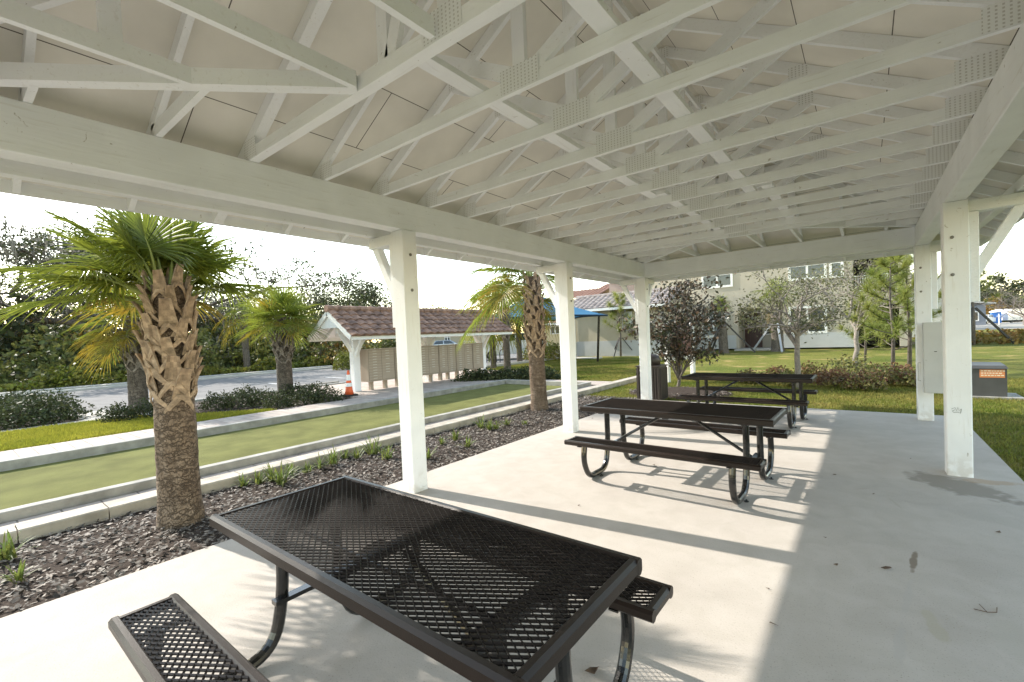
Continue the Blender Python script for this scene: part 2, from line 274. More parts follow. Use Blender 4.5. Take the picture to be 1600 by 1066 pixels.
# ---------------------------------------------------------------- mesh builder
class MB:
    def __init__(s): s.v=[]; s.f=[]; s.n=0; s.uv=None
    def add(s,v,f):
        v=np.asarray(v,float); s.v.append(v); s.f+= [tuple(i+s.n for i in q) for q in f]; s.n+=len(v); return s
    def box(s,x0,x1,y0,y1,z0,z1,c=0):
        if c: return s.bar(((x0+x1)/2,(y0+y1)/2,z0),((x0+x1)/2,(y0+y1)/2,z1),x1-x0,y1-y0,(0,1,0),c)
        v=[(x,y,z) for z in (z0,z1) for y in (y0,y1) for x in (x0,x1)]
        return s.add(v,[(0,2,3,1),(4,5,7,6),(0,1,5,4),(2,6,7,3),(0,4,6,2),(1,3,7,5)])
    def bar(s,a,b,w,h,up=(0,0,1),c=0.):
        a=np.array(a,float); b=np.array(b,float); t=b-a; t/=np.linalg.norm(t); up=np.array(up,float)
        sd_=np.cross(t,up); sd_/=np.linalg.norm(sd_); u=np.cross(sd_,t)
        w/=2; h/=2
        if c: pr=[(-w+c,-h),(w-c,-h),(w,-h+c),(w,h-c),(w-c,h),(-w+c,h),(-w,h-c),(-w,-h+c)]
        else: pr=[(-w,-h),(w,-h),(w,h),(-w,h)]
        k=len(pr); v=[a+sd_*p+u*q for p,q in pr]+[b+sd_*p+u*q for p,q in pr]
        return s.add(v,[tuple(range(k))[::-1],tuple(range(k,2*k))]+[(i,(i+1)%k,k+(i+1)%k,k+i) for i in range(k)])
    def tube(s,pts,rad,k=8,cap=True):
        P=[np.array(p,float) for p in pts]; m=len(P)
        if not hasattr(rad,'__len__'): rad=[rad]*m
        V=[]; F=[]; prev=None
        for i in range(m):
            t=P[min(i+1,m-1)]-P[max(i-1,0)]; t/=np.linalg.norm(t)+1e-9
            if prev is None: a=np.array([0,0,1.]) if abs(t[2])<.9 else np.array([1.,0,0]); sx=np.cross(t,a)
            else: sx=prev-t*(prev@t)
            sx/=np.linalg.norm(sx)+1e-9; prev=sx; sy=np.cross(t,sx)
            for j in range(k):
                an=2*math.pi*j/k; V.append(P[i]+rad[i]*(math.cos(an)*sx+math.sin(an)*sy))
        for i in range(m-1):
            for j in range(k): F.append((i*k+j,i*k+(j+1)%k,(i+1)*k+(j+1)%k,(i+1)*k+j))
        if cap: F.append(tuple(range(k))[::-1]); F.append(tuple((m-1)*k+j for j in range(k)))
        return s.add(V,F)
    def lathe(s,prof,c=(0,0,0),k=20,cap=True):
        V=[];F=[]
        for r,z in prof:
            for j in range(k):
                an=2*math.pi*j/k; V.append((c[0]+r*math.cos(an),c[1]+r*math.sin(an),c[2]+z))
        m=len(prof)
        for i in range(m-1):
            for j in range(k): F.append((i*k+j,i*k+(j+1)%k,(i+1)*k+(j+1)%k,(i+1)*k+j))
        if cap: F.append(tuple(range(k))[::-1]); F.append(tuple((m-1)*k+j for j in range(k)))
        return s.add(V,F)
    def poly(s,pts,ext):      # planar outline extruded by a vector
        k=len(pts); p=np.array(pts,float); e=np.array(ext,float)
        return s.add(np.vstack([p,p+e]),[tuple(range(k))[::-1],tuple(range(k,2*k))]+[(i,(i+1)%k,k+(i+1)%k,k+i) for i in range(k)])
    def quad(s,a,b,c,d): return s.add([a,b,c,d],[(0,1,2,3)])
    def build(s,name,m,parent=None,smooth=False):
        me=bpy.data.meshes.new(name); V=np.vstack(s.v) if s.v else np.zeros((0,3))
        me.from_pydata(V.tolist(),[],s.f); me.materials.append(m); me.update()
        if smooth: me.polygons.foreach_set('use_smooth',[True]*len(me.polygons))
        o=bpy.data.objects.new(name,me); COL.objects.link(o)
        if parent is not None: o.parent=parent
        return o
def fastmesh(name,V,k,m,parent=None,smooth=False):
    """V: (n*k,3) corner positions, every k forming one face"""
    V=np.ascontiguousarray(V,dtype=np.float32); n=len(V)//k; me=bpy.data.meshes.new(name)
    me.vertices.add(len(V)); me.vertices.foreach_set('co',V.ravel()); me.loops.add(n*k); me.loops.foreach_set('vertex_index',np.arange(n*k,dtype=np.int32))
    me.polygons.add(n); me.polygons.foreach_set('loop_start',np.arange(0,n*k,k,dtype=np.int32)); me.update(calc_edges=True)
    me.materials.append(m); o=bpy.data.objects.new(name,me); COL.objects.link(o)
    if parent is not None: o.parent=parent
    return o
def tag(o,label=None,cat=None,group=None,kind=None):
    if label: o['label']=label
    if cat: o['category']=cat
    if group: o['group']=group
    if kind: o['kind']=kind
    return o
def thing(name,loc,label,cat,group=None,rz=0):
    o=bpy.data.objects.new(name,None); COL.objects.link(o); o.location=[float(x) for x in loc]; o.rotation_euler=(0,0,rz); o.empty_display_size=.2
    return tag(o,label,cat,group)
def dup(root,loc,rz,label,group=None,scale=None):
    r=root.copy(); COL.objects.link(r); r.location=[float(x) for x in loc]; r.rotation_euler=(0,0,rz); r['label']=label
    if scale: r.scale=(scale,)*3
    if group: r['group']=group
    for ch in list(root.children):
        c=ch.copy(); COL.objects.link(c); c.parent=r
        for g in list(ch.children):
            d=g.copy(); COL.objects.link(d); d.parent=c
    return r
def struct(name,mb,m): return tag(mb.build(name,m),kind='structure')
def sheet(name,x0,x1,y0,y1,z,m):
    b=MB(); b.quad((x0,y0,z),(x1,y0,z),(x1,y1,z),(x0,y1,z)); return struct(name,b,m)
# ================================================================ GROUND
LX,WX=3.2598,4.5545      # post spacing, pavilion width
b=MB(); b.quad((-900,-300,-.05),(900,-300,-.05),(900,1500,-.05),(-900,1500,-.05)); struct('ground',b,GRASS)
b=MB(); b.box(-.39,5.0,-6.5,7.02,-.14,0); struct('concrete_slab',b,CONC)
sheet('mulch_bed_ground',-2.05,-.39,-7,7.4,-.03,MULCHG)
# bed kerb of concrete blocks
b=MB(); y=-7.
while y<12.2:
    b.bar((-2.20,y+.004,-.02),(-2.20,y+.605,-.02),.28,.20,(0,0,1),.012); y+=.61
struct('bed_kerb',b,KERB)
b=MB(); b.box(-2.56,-2.345,-7,8.65,-.1,.055); struct('paver_strip',b,PAVERN)
b=MB(); b.bar((-2.64,-7,.02),(-2.64,8.65,.02),.14,.26,(0,0,1),.008); b.bar((-5.77,-7,.02),(-5.77,8.65,.02),.14,.26,(0,0,1),.008); b.bar((-5.84,8.72,.02),(-2.57,8.72,.02),.14,.26,(0,0,1),.008); struct('court_kerb',b,KERBG)
sheet('putting_green',-5.71,-2.70,-7,8.66,.012,TURF)
b=MB(); b.box(-6.9,-5.84,-7,9.9,-.1,.13); struct('paver_path',b,PAVER)
b=MB(); b.box(-5.84,-2.345,8.79,9.75,-.1,.07); struct('paver_end_path',b,PAVER)
b=MB(); b.box(-11.3,-6.9,3.9,12.2,-.1,.122); struct('mailbox_paving',b,PAVER)
# raised strip of lawn and planting beyond the court
b=MB(); b.box(-9.6,-6.9,-7,-.2,-.1,.115); b.poly([(-6.9,-.2,-.1),(-9.6,-.2,-.1),(-8.6,.2,-.1),(-7.3,1.5,-.1),(-6.9,1.7,-.1)][::-1],(0,0,.215)); struct('lawn_strip',b,GRASS)
b=MB(); b.box(-11.6,-6.9,-.9,3.9,-.1,.07); b.box(-14.5,-10.3,-12,-1.1,-.1,.06); struct('planting_bed_soil',b,MULCHG)
b=MB(); b.box(-10.25,-9.62,-12,.3,-.1,.10); b.box(-12.2,-10.25,-1.05,-.35,-.1,.09); struct('walkway',b,SIDE)
b=MB(); b.quad((-24,-60,-.03),(-12.2,-60,-.03),(-12.2,70,-.03),(-24,70,-.03)); b.quad((-60,24,-.026),(-12.3,24,-.026),(-12.3,38,-.026),(-60,38,-.026)); struct('road',b,ROAD)
b=MB(); b.bar((-12.1,-60,.0),(-12.1,-1.1,.0),.16,.2,(0,0,1),.02); b.bar((-12.1,-.3,.0),(-12.1,22,.0),.16,.2,(0,0,1),.02); b.bar((-24.1,-60,.0),(-24.1,24,.0),.3,.14,(0,0,1),.02); b.bar((-12.1,38.1,.0),(-60,38.1,.0),.3,.14,(0,0,1),.02); struct('road_kerb',b,SIDE)
b=MB(); b.box(-27.4,-26.3,-60,24,-.1,.02); b.box(-12.0,-9.5,22.0,23.3,-.1,.03); struct('far_sidewalk',b,SIDE)
b=MB()
for y in (5.9,8.6,11.3): b.quad((-17,y,-.022),(-12.6,y,-.022),(-12.6,y+.1,-.022),(-17,y+.1,-.022))
struct('parking_marking',b,TRIM)
b=MB()
for p,w,h in ((G(1060,612),1.3,1.0),(G(1295,592),2.0,.8),(G(1390,592),1.8,.8)):
    b.lathe([(1.,0),(.9,.05),(.5,.08),(.01,.09)],(0,0,0),20); v=b.v[-1]; v[:,0]=v[:,0]*w+p[0]; v[:,1]=v[:,1]*h+p[1]; v[:,2]-=.04
struct('planting_mulch',b,MULCHG)
b=MB(); b.quad((-2,75,-.02),(120,75,-.02),(120,150,-.02),(-2,150,-.02)); struct('bare_building_land',b,SAND)
# loose bark chips (nobody could count them)
def chips(n,x0,x1,y0,y1,z,name,m,smin=.018,smax=.06,dens=None):
    c=np.stack([rng.uniform(x0,x1,n),rng.uniform(y0,y1,n),rng.uniform(z,z+.035,n)],1)
    if dens is not None: c=c[dens(c)]
    n=len(c); a=rng.uniform(0,2*np.pi,n); L=rng.uniform(smin,smax,n); w=L*rng.uniform(.25,.6,n)
    d=np.stack([np.cos(a),np.sin(a),rng.normal(0,.3,n)],1); d/=np.linalg.norm(d,axis=1)[:,None]
    u=np.stack([-np.sin(a),np.cos(a),rng.normal(0,.35,n)],1); u/=np.linalg.norm(u,axis=1)[:,None]
    j=lambda:rng.uniform(.6,1.,n)[:,None]
    L=L[:,None]/2; w=w[:,None]/2
    q=[c-d*L*j()-u*w*j()*.4,c-u*w*j()+d*L*.1,c+d*L*j()-u*w*.3,c+d*L*.8*j()+u*w*j(),c-d*L*.5+u*w*j()]
    V=np.stack(q,1).reshape(-1,3)
    return tag(fastmesh(name,V,5,m),kind='stuff')
CHIP=mat('bark_chips',(.080,.064,.050),.75,0,col2=(.235,.205,.175),scale=40,island=.7,spec=.45)
o=chips(17000,-2.05,-.38,-3.6,7.3,-.035,'bark_mulch',CHIP,.02,.075)
tag(o,'loose brown bark mulch chips filling the bed beside the slab','mulch')
def bedmask(c): return (c[:,1]<3.85)&~((c[:,0]>-9.6)&(c[:,1]<.9-(c[:,0]+8.0)*.2))
o=chips(2600,-11.5,-6.95,-.9,3.85,.07,'shrub_bed_mulch',CHIP,.03,.09,bedmask); tag(o,'dark mulch under the low shrubs beside the road','mulch')
p=G(1060,612); o=chips(2600,p[0]-1.3,p[0]+1.3,p[1]-1,p[1]+1,.0,'magnolia_mulch',CHIP,.03,.08,lambda c:((c[:,0]-p[0])/1.25)**2+((c[:,1]-p[1])/.95)**2<1); tag(o,'ring of mulch under the bronze leaved magnolia','mulch')
def blades(n,x0,x1,y0,y1,z,name,m,h0,h1,mask=None,w=.006):
    c=np.stack([rng.uniform(x0,x1,n),rng.uniform(y0,y1,n),np.full(n,z)],1)
    if mask is not None: c=c[mask(c)]
    n=len(c); a=rng.uniform(0,2*np.pi,n); h=rng.uniform(h0,h1,n); ww=rng.uniform(.6,1.3,n)[:,None]*w
    s=np.stack([np.cos(a),np.sin(a),np.zeros(n)],1)*ww; tip=c+np.stack([rng.normal(0,.45,n)*h,rng.normal(0,.45,n)*h,h],1)
    return tag(fastmesh(name,np.stack([c-s,c+s,tip],1).reshape(-1,3),3,m),kind='stuff')
def inq(c,x0,x1,y0,y1): return (c[:,0]>x0)&(c[:,0]<x1)&(c[:,1]>y0)&(c[:,1]<y1)
tag(blades(150000,-2.0,10,.0,14,-.05,'lawn_blades',BLADE,.03,.065,lambda c:~inq(c,-9,5.01,-9,7.03)&~inq(c,-9,-2.04,0,12.3),.009),'green lawn grass round the back and right of the slab','grass')
tag(blades(70000,-9.6,-6.92,-3.6,1.7,.11,'strip_blades',BLADEY,.03,.07,lambda c:~((c[:,1]>-.2)&((c[:,1]+.2)*.9>(c[:,0]+8.9)*1.)&(c[:,0]<-7.3))&(c[:,1]<.6-(c[:,0]+9.6)*-.45),.009),'bright yellow green grass strip beyond the putting green','grass')
tag(blades(90000,-12,-2.4,9.8,22,-.05,'far_lawn_blades',BLADE,.03,.07,lambda c:~inq(c,-11.4,-5.84,0,12.3),.014),'sunlit lawn behind the mailbox shelter','grass')
# ================================================================ PAVILION
H=2.745; BT=3.05; PS=.19
pav=thing('pavilion',(0,0,0),'white painted open timber pavilion with trussed roof over the picnic tables','pavilion')
SL=.5486; EY0,EY1=-LX,2*LX
def SZ(x,y): return 3.2+SL*min(x,WX-x,y-EY0,EY1-y)
posts=[(0,0),(0,LX),(0,2*LX),(WX,LX),(WX,2*LX),(0,-LX),(WX,-LX)]
for (x,y) in posts:
    out=-1 if x==0 else 1
    p=MB().box(x-PS/2,x+PS/2,y-PS/2,y+PS/2,0,H,.008).build('post',TZ,pav)
    if x==0:
        for z in (H-.25,H-.62): bm=MB(); bm.lathe([(.016,0),(.016,.008),(.007,.012)],(0,0,0),10); v=bm.v[-1]; v[:]=np.stack([v[:,2]+x+PS/2,v[:,0]+y,v[:,1]+z],1); bm.build('bolt',STEEL,p)
    else:
        for z in (H-.35,H-.72): bm=MB(); bm.lathe([(.016,0),(.016,.008),(.007,.012)],(0,0,0),10); v=bm.v[-1]; v[:]=np.stack([v[:,0]+x-.03,-v[:,2]+y-PS/2,v[:,1]+z],1); bm.build('bolt',STEEL,p)
    # outward knee brace: short arm, diagonal strut, back block
    br=MB(); br.bar((x+out*PS/2,y,H-.06),(x+out*.52,y,H-.06),.14,.11,(0,0,1),.006)
    br.bar((x+out*.46,y,H-.10),(x+out*(PS/2+.04),y,H-.72),.085,.085,(0,1,0),.004)
    br.bar((x+out*(PS/2+.035),y,H-.12),(x+out*(PS/2+.035),y,H-1.0),.14,.07,(1,0,0),.006); br.build('knee_brace',TIMBER,pav)
    if y>2*LX-.1 :
        br=MB(); br.bar((x,y+PS/2,H-.06),(x,y+.52,H-.06),.14,.11,(0,0,1),.006); br.bar((x,y+.46,H-.10),(x,y+PS/2+.04,H-.72),.085,.085,(1,0,0),.004); br.bar((x,y+PS/2+.035,H-.12),(x,y+PS/2+.035,H-1.0),.07,.14,(1,0,0),.006); br.build('knee_brace',TIMBER,pav)
zb=(H+BT)/2+.002; hb=BT-H-.004
for x in (0,WX): MB().bar((x,EY0-.09,zb),(x,EY1+.09,zb),.165,hb,(0,0,1),.006).build('beam',TY,pav)
for y in (EY0,EY1): MB().bar((.085,y,zb),(WX-.085,y,zb),.165,hb-.004,(0,0,1),.006).build('beam',TX,pav)
# fascia
FO=.74; zf=2.785; hf=.14
for a,b_ in (((-FO,EY0-FO),(-FO,EY1+FO)),((-FO,EY1+FO),(WX+FO,EY1+FO)),((WX+FO,EY1+FO),(WX+FO,EY0-FO)),((WX+FO,EY0-FO),(-FO,EY0-FO))):
    MB().bar((*a,zf),(*b_,zf),.03,hf,(0,0,1)).build('fascia',TY if a[0]==b_[0] else TX,pav)
# outer header beams resting on the arms of the knee braces
for a,b_ in (((-.46,EY0-.50),(-.46,EY1+.50)),((WX+.46,EY0-.50),(WX+.46,EY1+.50)),((-.415,EY1+.46),(WX+.415,EY1+.46)),((-.415,EY0-.46),(WX+.415,EY0-.46))):
    MB().bar((*a,2.805),(*b_,2.805),.085,.10,(0,0,1),.004).build('outer_beam',TY if a[0]==b_[0] else TX,pav)
# roof deck (four sloping panels, 16 mm thick, seams in the material follow the slope) and shingle layer
def hip_faces(off,zo):
    x0,x1,y0,y1=-off,WX+off,EY0-off,EY1+off; ze=3.2-SL*off+zo; zr=3.2+SL*WX/2+zo; ra=(WX/2,EY0+WX/2,zr); rb=(WX/2,EY1-WX/2,zr)
    A,B,C_,D=(x0,y0,ze),(x1,y0,ze),(x1,y1,ze),(x0,y1,ze)
    return [(A,ra,rb,D),(B,C_,rb,ra),(A,B,ra),(C_,D,rb)]
def deck(name,off,zo,th,m,parent):
    me=bpy.data.meshes.new(name); V=[];F=[]
    for q in hip_faces(off,zo):
        n=len(V); k=len(q); V+=list(q); F.append(tuple(range(n,n+k))); V+=[(a,b_,c+th) for a,b_,c in q]; F.append(tuple(range(n+k,n+2*k))[::-1])
    e=hip_faces(off,zo); crn=[e[2][0],e[2][1],e[3][0],e[3][1]]
    for i in range(4):
        a=crn[i]; c=crn[(i+1)%4]; n=len(V); V+=[a,c,(c[0],c[1],c[2]+th),(a[0],a[1],a[2]+th)]; F.append((n,n+1,n+2,n+3))
    me.from_pydata(V,[],F); uv=me.uv_layers.new(name='UVMap'); c=math.sqrt(1+SL*SL)
    for pl in me.polygons:
        nn=pl.normal; along_y=abs(nn.x)>abs(nn.y)
        for li in pl.loop_indices:
            p=me.vertices[me.loops[li].vertex_index].co
            uv.data[li].uv=((p.y if along_y else p.x)+.7,((p.x if along_y else p.y))*c+.31)
    me.materials.append(m); o=bpy.data.objects.new(name,me); COL.objects.link(o); o.parent=parent; return o
deck('roof_deck',FO+.0,0,.016,DECK,pav)
deck('roof_shingles',FO+.06,.035,.04,TILEG,pav)
TH=.038; CHH=.089
def memb(m,a,b_,up=(0,0,1),w=TH,h=CHH): m.bar(a,b_,w,h,up)
zc=BT+CHH/2+.001; tc_off=CHH/2*math.sqrt(1+SL*SL)+.003
def truss(y,ply=1):
    cap=min(WX/2,y-EY0,EY1-y); ztc=lambda x:3.2+SL*x-tc_off
    g=MB(); wdt=TH*ply
    memb(g,(-FO+.02,y,ztc(-FO+.02)),(cap,y,ztc(cap)),(0,0,1),wdt); memb(g,(WX+FO-.02,y,ztc(-FO+.02)),(WX-cap,y,ztc(cap)),(0,0,1),wdt)
    if cap<WX/2-.05: memb(g,(cap,y,ztc(cap)-.012),(WX-cap,y,ztc(cap)-.012),(0,0,1),wdt)
    t=g.build('truss',TIMBER,pav)
    MB().bar((-.08,y,zc),(WX+.08,y,zc),wdt-.002,CHH,(0,0,1),.002).build('bottom_chord',TX,t)
    zt=BT+CHH-.01; kz=ztc(cap)-.03
    w=MB(); memb(w,(WX/2-.03,y,zt),(WX/2-.03,y,kz),(1,0,0),TH-.004) ; w.build('king_post',TZ,t)
    if cap>WX/2-.05:
        for s in (-1,1):
            xe=WX/2+s*1.16; w=MB(); memb(w,(WX/2+s*.07,y+.001*s,zt+.02),(xe,y+.001*s,ztc(min(xe,WX-xe))-.03),(0,0,1),TH-.006); w.build('web',TIMBER,t)
    else:
        for xe in (cap,WX-cap):
            w=MB(); memb(w,(xe,y,zt),(xe,y,kz),(1,0,0),TH-.004); w.build('web',TIMBER,t)
        for s in (-1,1):
            w=MB(); memb(w,(WX/2-.03+s*.06,y+.001*s,kz),(WX/2+s*(WX/2-cap-.05),y+.001*s,zt),(0,0,1),TH-.006); w.build('web',TIMBER,t)
    f=y-wdt/2-.0015
    for (xa,xb,za,zb_) in ((WX/2-.16,WX/2+.13,BT+.012,BT+.155),(.02,.22,BT+.01,BT+.15),(WX-.24,WX-.02,BT+.01,BT+.15),(WX/2-.09,WX/2+.07,ztc(cap)-.07,ztc(cap)+.025)):
        q1,q2=random.uniform(-.02,.02),random.uniform(-.015,.015); MB().box(xa+q1,xb+q1+q2,f-.001,f,za,zb_+q2*.5).build('gusset_plate',PLATE,t)
    if cap>WX/2-.05:
        for s in (-1,1): xe=WX/2+s*1.14; MB().box(xe-.07,xe+.07,f-.001,f,ztc(WX/2-1.14)-.07,ztc(WX/2-1.14)+.03).build('gusset_plate',PLATE,t)
YT=[-.90+.612*i for i in range(10)]
for y in YT: truss(y)
truss(-1.50,2); truss(4.95,2)
# hip corner jacks: flat diagonals and the short chords that land on them
def jack(a,b_,top=None):
    g=MB(); memb(g,(a[0],a[1],zc),(b_[0],b_[1],zc)); o=g.build('jack_truss',TIMBER,pav)
    if top:
        g=MB(); memb(g,(top[0][0],top[0][1],SZ(*top[0])-tc_off),(top[1][0],top[1][1],SZ(*top[1])-tc_off)); g.build('top_chord',TIMBER,o)
    return o
yg=-1.50-TH; ygb=4.95+TH
for (cx,sx) in ((0,1),(WX,-1)):
    for (cy,sy,yy) in ((EY0,1,yg),(EY1,-1,ygb)):
        dd=abs(yy-cy); sh=.18 if sy>0 else 0
        g=MB(); memb(g,(cx+sx*0.0,cy+sy*sh,zc+.001),(cx+sx*(dd-sh),yy,zc+.001),(0,0,1),TH*2); o=g.build('jack_truss',TIMBER,pav)
        g=MB(); g.bar((cx-sx*FO*.97,cy-sy*FO*.97,3.2-SL*FO*.97-.075),(cx+sx*WX/2,cy+sy*WX/2,3.2+SL*WX/2-.075),TH,.12); g.build('hip_rafter',TIMBER,o)
        for k in (.57,1.18):
            if dd-k<.2: continue
            y=yy-sy*k; xe=abs(y-cy)-sh
            jack((cx,y),(cx+sx*(xe-.03),y),((cx-sx*(FO-.02),y),(cx+sx*(abs(y-cy)-.03),y)))
            
for (cy,sy,yy) in ((EY0,1,yg),(EY1,-1,ygb)):
    dd=abs(yy-cy); sh=.18 if sy>0 else 0
    for x in ([.935,1.56,2.21,2.82,3.43,4.0] if sy>0 else [.55,1.16,1.76,2.36,2.96,3.56,4.12]):
        e=min(x,WX-x); end=min(e+sh,dd)
        jack((x,cy),(x,cy+sy*(end-.03)),((x,cy-sy*(FO-.02)),(x,cy+sy*(min(e,dd)-.03))))
        if e>.5: w=MB(); memb(w,(x,cy+sy*.75,BT+.092),(x,cy+sy*.75,SZ(x,cy+sy*.75)-.085),(0,1,0),TH-.006); w.build('web',TIMBER,pav)
# flat lateral braces on top of the chords
zlb=BT+CHH+TH/2+.002
for xc,ya,yb in ((2.82,-1.48,2.95),(3.0,2.6,4.95),(1.92,-1.48,2.4),(2.02,2.05,4.95)):
    MB().bar((xc,ya,zlb),(xc,yb,zlb),.11,TH,(0,0,1),.002).build('lateral_brace',TY,pav)
MB().bar((WX/2,EY0+WX/2,3.2+SL*WX/2-.15),(WX/2,EY1-WX/2,3.2+SL*WX/2-.15),.03,.06).build('ridge_blocking',TIMBER,pav)
# electric enclosure hanging on the far right post, with conduit
e=thing('electric_enclosure',(WX+.14,2*LX-.2,.46),'grey metal electric enclosure mounted between the two right hand posts','electrical box')
def on(o,x0,x1,y0,y1,z0,z1,name,m,c=.0): return MB().box(x0,x1,y0,y1,z0,z1,c).build(name,m,o)
on(e,-.17,.19,-.10,.06,.0,1.08,'cabinet',PANEL,.006); on(e,-.165,.185,-.112,-.101,.01,1.07,'door',PANEL,.003)
h=on(e,-.05,-.02,-.122,-.112,.63,.64,'latch',VOID); 
on(e,-.145,-.14,-.1135,-.1125,.5,.51,'hinge',VOID)
m=MB(); m.tube([(-.20,-.02,.18),(-.23,-.02,.18),(-.23,-.02,.46),(-.20,-.02,.46)],.008,6); m.build('conduit',PANEL,e)
# dark scribble mark left on the near right post
m=MB(); base=AT(1492,652,DEP((WX,LX-PS/2,.7)))
pts=[(-.035,.02),(-.01,.035),(.0,.0),(.012,.04),(.02,.005),(.035,.025),(.03,-.02),(.01,-.01),(-.02,-.015),(-.03,.0),(-.012,.012)]
m.tube([(WX-.02+a,LX-PS/2-.0005,.66+b_) for a,b_ in pts],.0018,4); m.build('scuff_mark',RUBBER,pav)
# ================================================================ PICNIC TABLES
def diamond_mesh(x0,x1,y0,y1,z,lw=.048,sw=.030,w=.0056,t=.004):
    V=[];nx=int((x1-x0)/lw)+1; ny=int((y1-y0)/sw)+1
    segs=[]
    for i in range(nx):
        for j in range(ny):
            for off in ((0,0),):
                cx=x0+i*lw; cy=y0+j*sw
                L_=(cx,cy+sw/2); T_=(cx+lw/2,cy+sw); R_=(cx+lw,cy+sw/2); B_=(cx+lw/2,cy)
                segs+= [(L_,T_),(T_,R_),(R_,B_),(B_,L_)]
    a=np.array([s[0] for s in segs]); c=np.array([s[1] for s in segs])
    for k,(lo,hi) in enumerate(((x0,x1),(y0,y1))): a[:,k]=np.clip(a[:,k],lo,hi); c[:,k]=np.clip(c[:,k],lo,hi)
    keep=np.linalg.norm(a-c,axis=1)>.006; a=a[keep]; c=c[keep]
    d=c-a; d/=np.linalg.norm(d,axis=1)[:,None]; nrm=np.stack([-d[:,1],d[:,0]],1)*w/2
    n=len(a); tw=.0022*np.sign(d[:,1])    # slight tilt of the strands
    def P(p,s,zz): return np.concatenate([p+s*nrm,np.full((n,1),0.)+(z+zz+s*tw)[:,None]],1)
    z0=np.zeros(n)
    A,B_,C_,D=P(a,-1,z0),P(a,1,z0),P(c,1,z0),P(c,-1,z0); A2,B2,C2,D2=P(a,-1,z0-t),P(a,1,z0-t),P(c,1,z0-t),P(c,-1,z0-t)
    Q=np.stack([A,D,C_,B_, A2,B2,C2,D2, A,A2,D2,D, B_,C_,C2,B2],1).reshape(-1,3)
    return Q
def pipe(pts,n=6):
    P=[np.array(p,float) for p in pts]; out=[P[0]]
    for i in range(1,len(P)-1):
        a=P[i-1];b_=P[i];c=P[i+1]; r=min(np.linalg.norm(b_-a),np.linalg.norm(c-b_))*.48
        s=b_+(a-b_)/np.linalg.norm(a-b_)*r; e_=b_+(c-b_)/np.linalg.norm(c-b_)*r
        for k in range(n+1):
            t=k/n; out.append((1-t)**2*s+2*t*(1-t)*b_+t*t*e_)
    out.append(P[-1]); return out
def make_table(label,group):
    T=thing('picnic_table',(0,0,0),label,'picnic table',group)
    hl,hw=.975,.385; zt=.76
    def rim(hx,hy,z,h,name,cy=0):
        m=MB(); r=.022
        for (a,b_) in (((-hx,cy-hy+r),(hx,cy-hy+r)),((-hx,cy+hy-r),(hx,cy+hy-r))): m.bar((*a,z-h/2),(*b_,z-h/2),2*r,h,(0,0,1),.012)
        for x in (-hx+r,hx-r): m.bar((x,cy-hy+2*r-.01,z-h/2-.0005),(x,cy+hy-2*r+.01,z-h/2-.0005),2*r,h-.001,(0,0,1),.012)
        return m.build(name,DARK,T)
    top=rim(hl,hw,zt,.062,'table_top'); fastmesh('top_grid',diamond_mesh(-hl+.04,hl-.04,-hw+.04,hw-.04,zt-.008),4,GRID,top)
    for s in (-1,1):
        cy=s*.665; st=rim(.945,.127,.455,.05,'bench_seat',cy); fastmesh('seat_grid',diamond_mesh(-.91,.91,cy-.09,cy+.09,.449),4,GRID,st)
    for sx in (-1,1):
        x=sx*.735
        for s in (-1,1):
            xo=x+s*.034
            m=MB(); m.tube(pipe([(xo,s*.135,.70),(xo,s*.135,.32),(xo,s*.20,.032),(xo,s*.60,.032),(xo,s*.70,.23),(xo,s*.665,.41)],7),.0305,12); m.build('leg',DARKT,T)
            MB().bar((xo,s*.545,.400),(xo,s*.785,.400),.045,.008).build('bracket',DARKT,T); MB().bar((xo,s*.03,.693),(xo,s*.34,.693),.05,.008).build('bracket',DARKT,T)
            m=MB(); m.lathe([(.022,0),(.022,.006),(.008,.006),(.008,.02)],(xo+.045,s*.40,0),8); m.build('anchor_bolt',DARKT,T)
        MB().bar((x,-.36,.701),(x,.36,.701),.055,.03).build('cross_bar',DARKT,T); MB().bar((x,-.20,.30),(x,.20,.30),.05,.022).build('cross_bar',DARKT,T)
        m=MB(); m.tube([(sx*.08,0,.70),(sx*.13,0,.675),(x-sx*.02,0,.315)],.0165,8); m.build('diagonal_brace',DARKT,T)
    m=MB(); m.bar((0,-.36,.701),(0,.36,.701),.06,.03); m.bar((-.72,-.17,.722),(.72,-.17,.722),.012,.02); m.bar((-.72,.17,.722),(.72,.17,.722),.012,.02); m.build('centre_strap',DARKT,T)
    return T
GT='brown expanded metal picnic tables on the slab'
t1=make_table('dark brown mesh picnic table in the foreground, nearest the camera, sun dappled top',GT); t1.location=(2.185,-1.915,0)
dup(t1,(2.21,1.80,0),math.radians(-1.2),'dark brown mesh picnic table in the middle of the slab, between the other two tables',GT)
dup(t1,(2.215,5.42,0),math.radians(-.6),'dark brown mesh picnic table farthest back, by the edge of the lawn',GT)
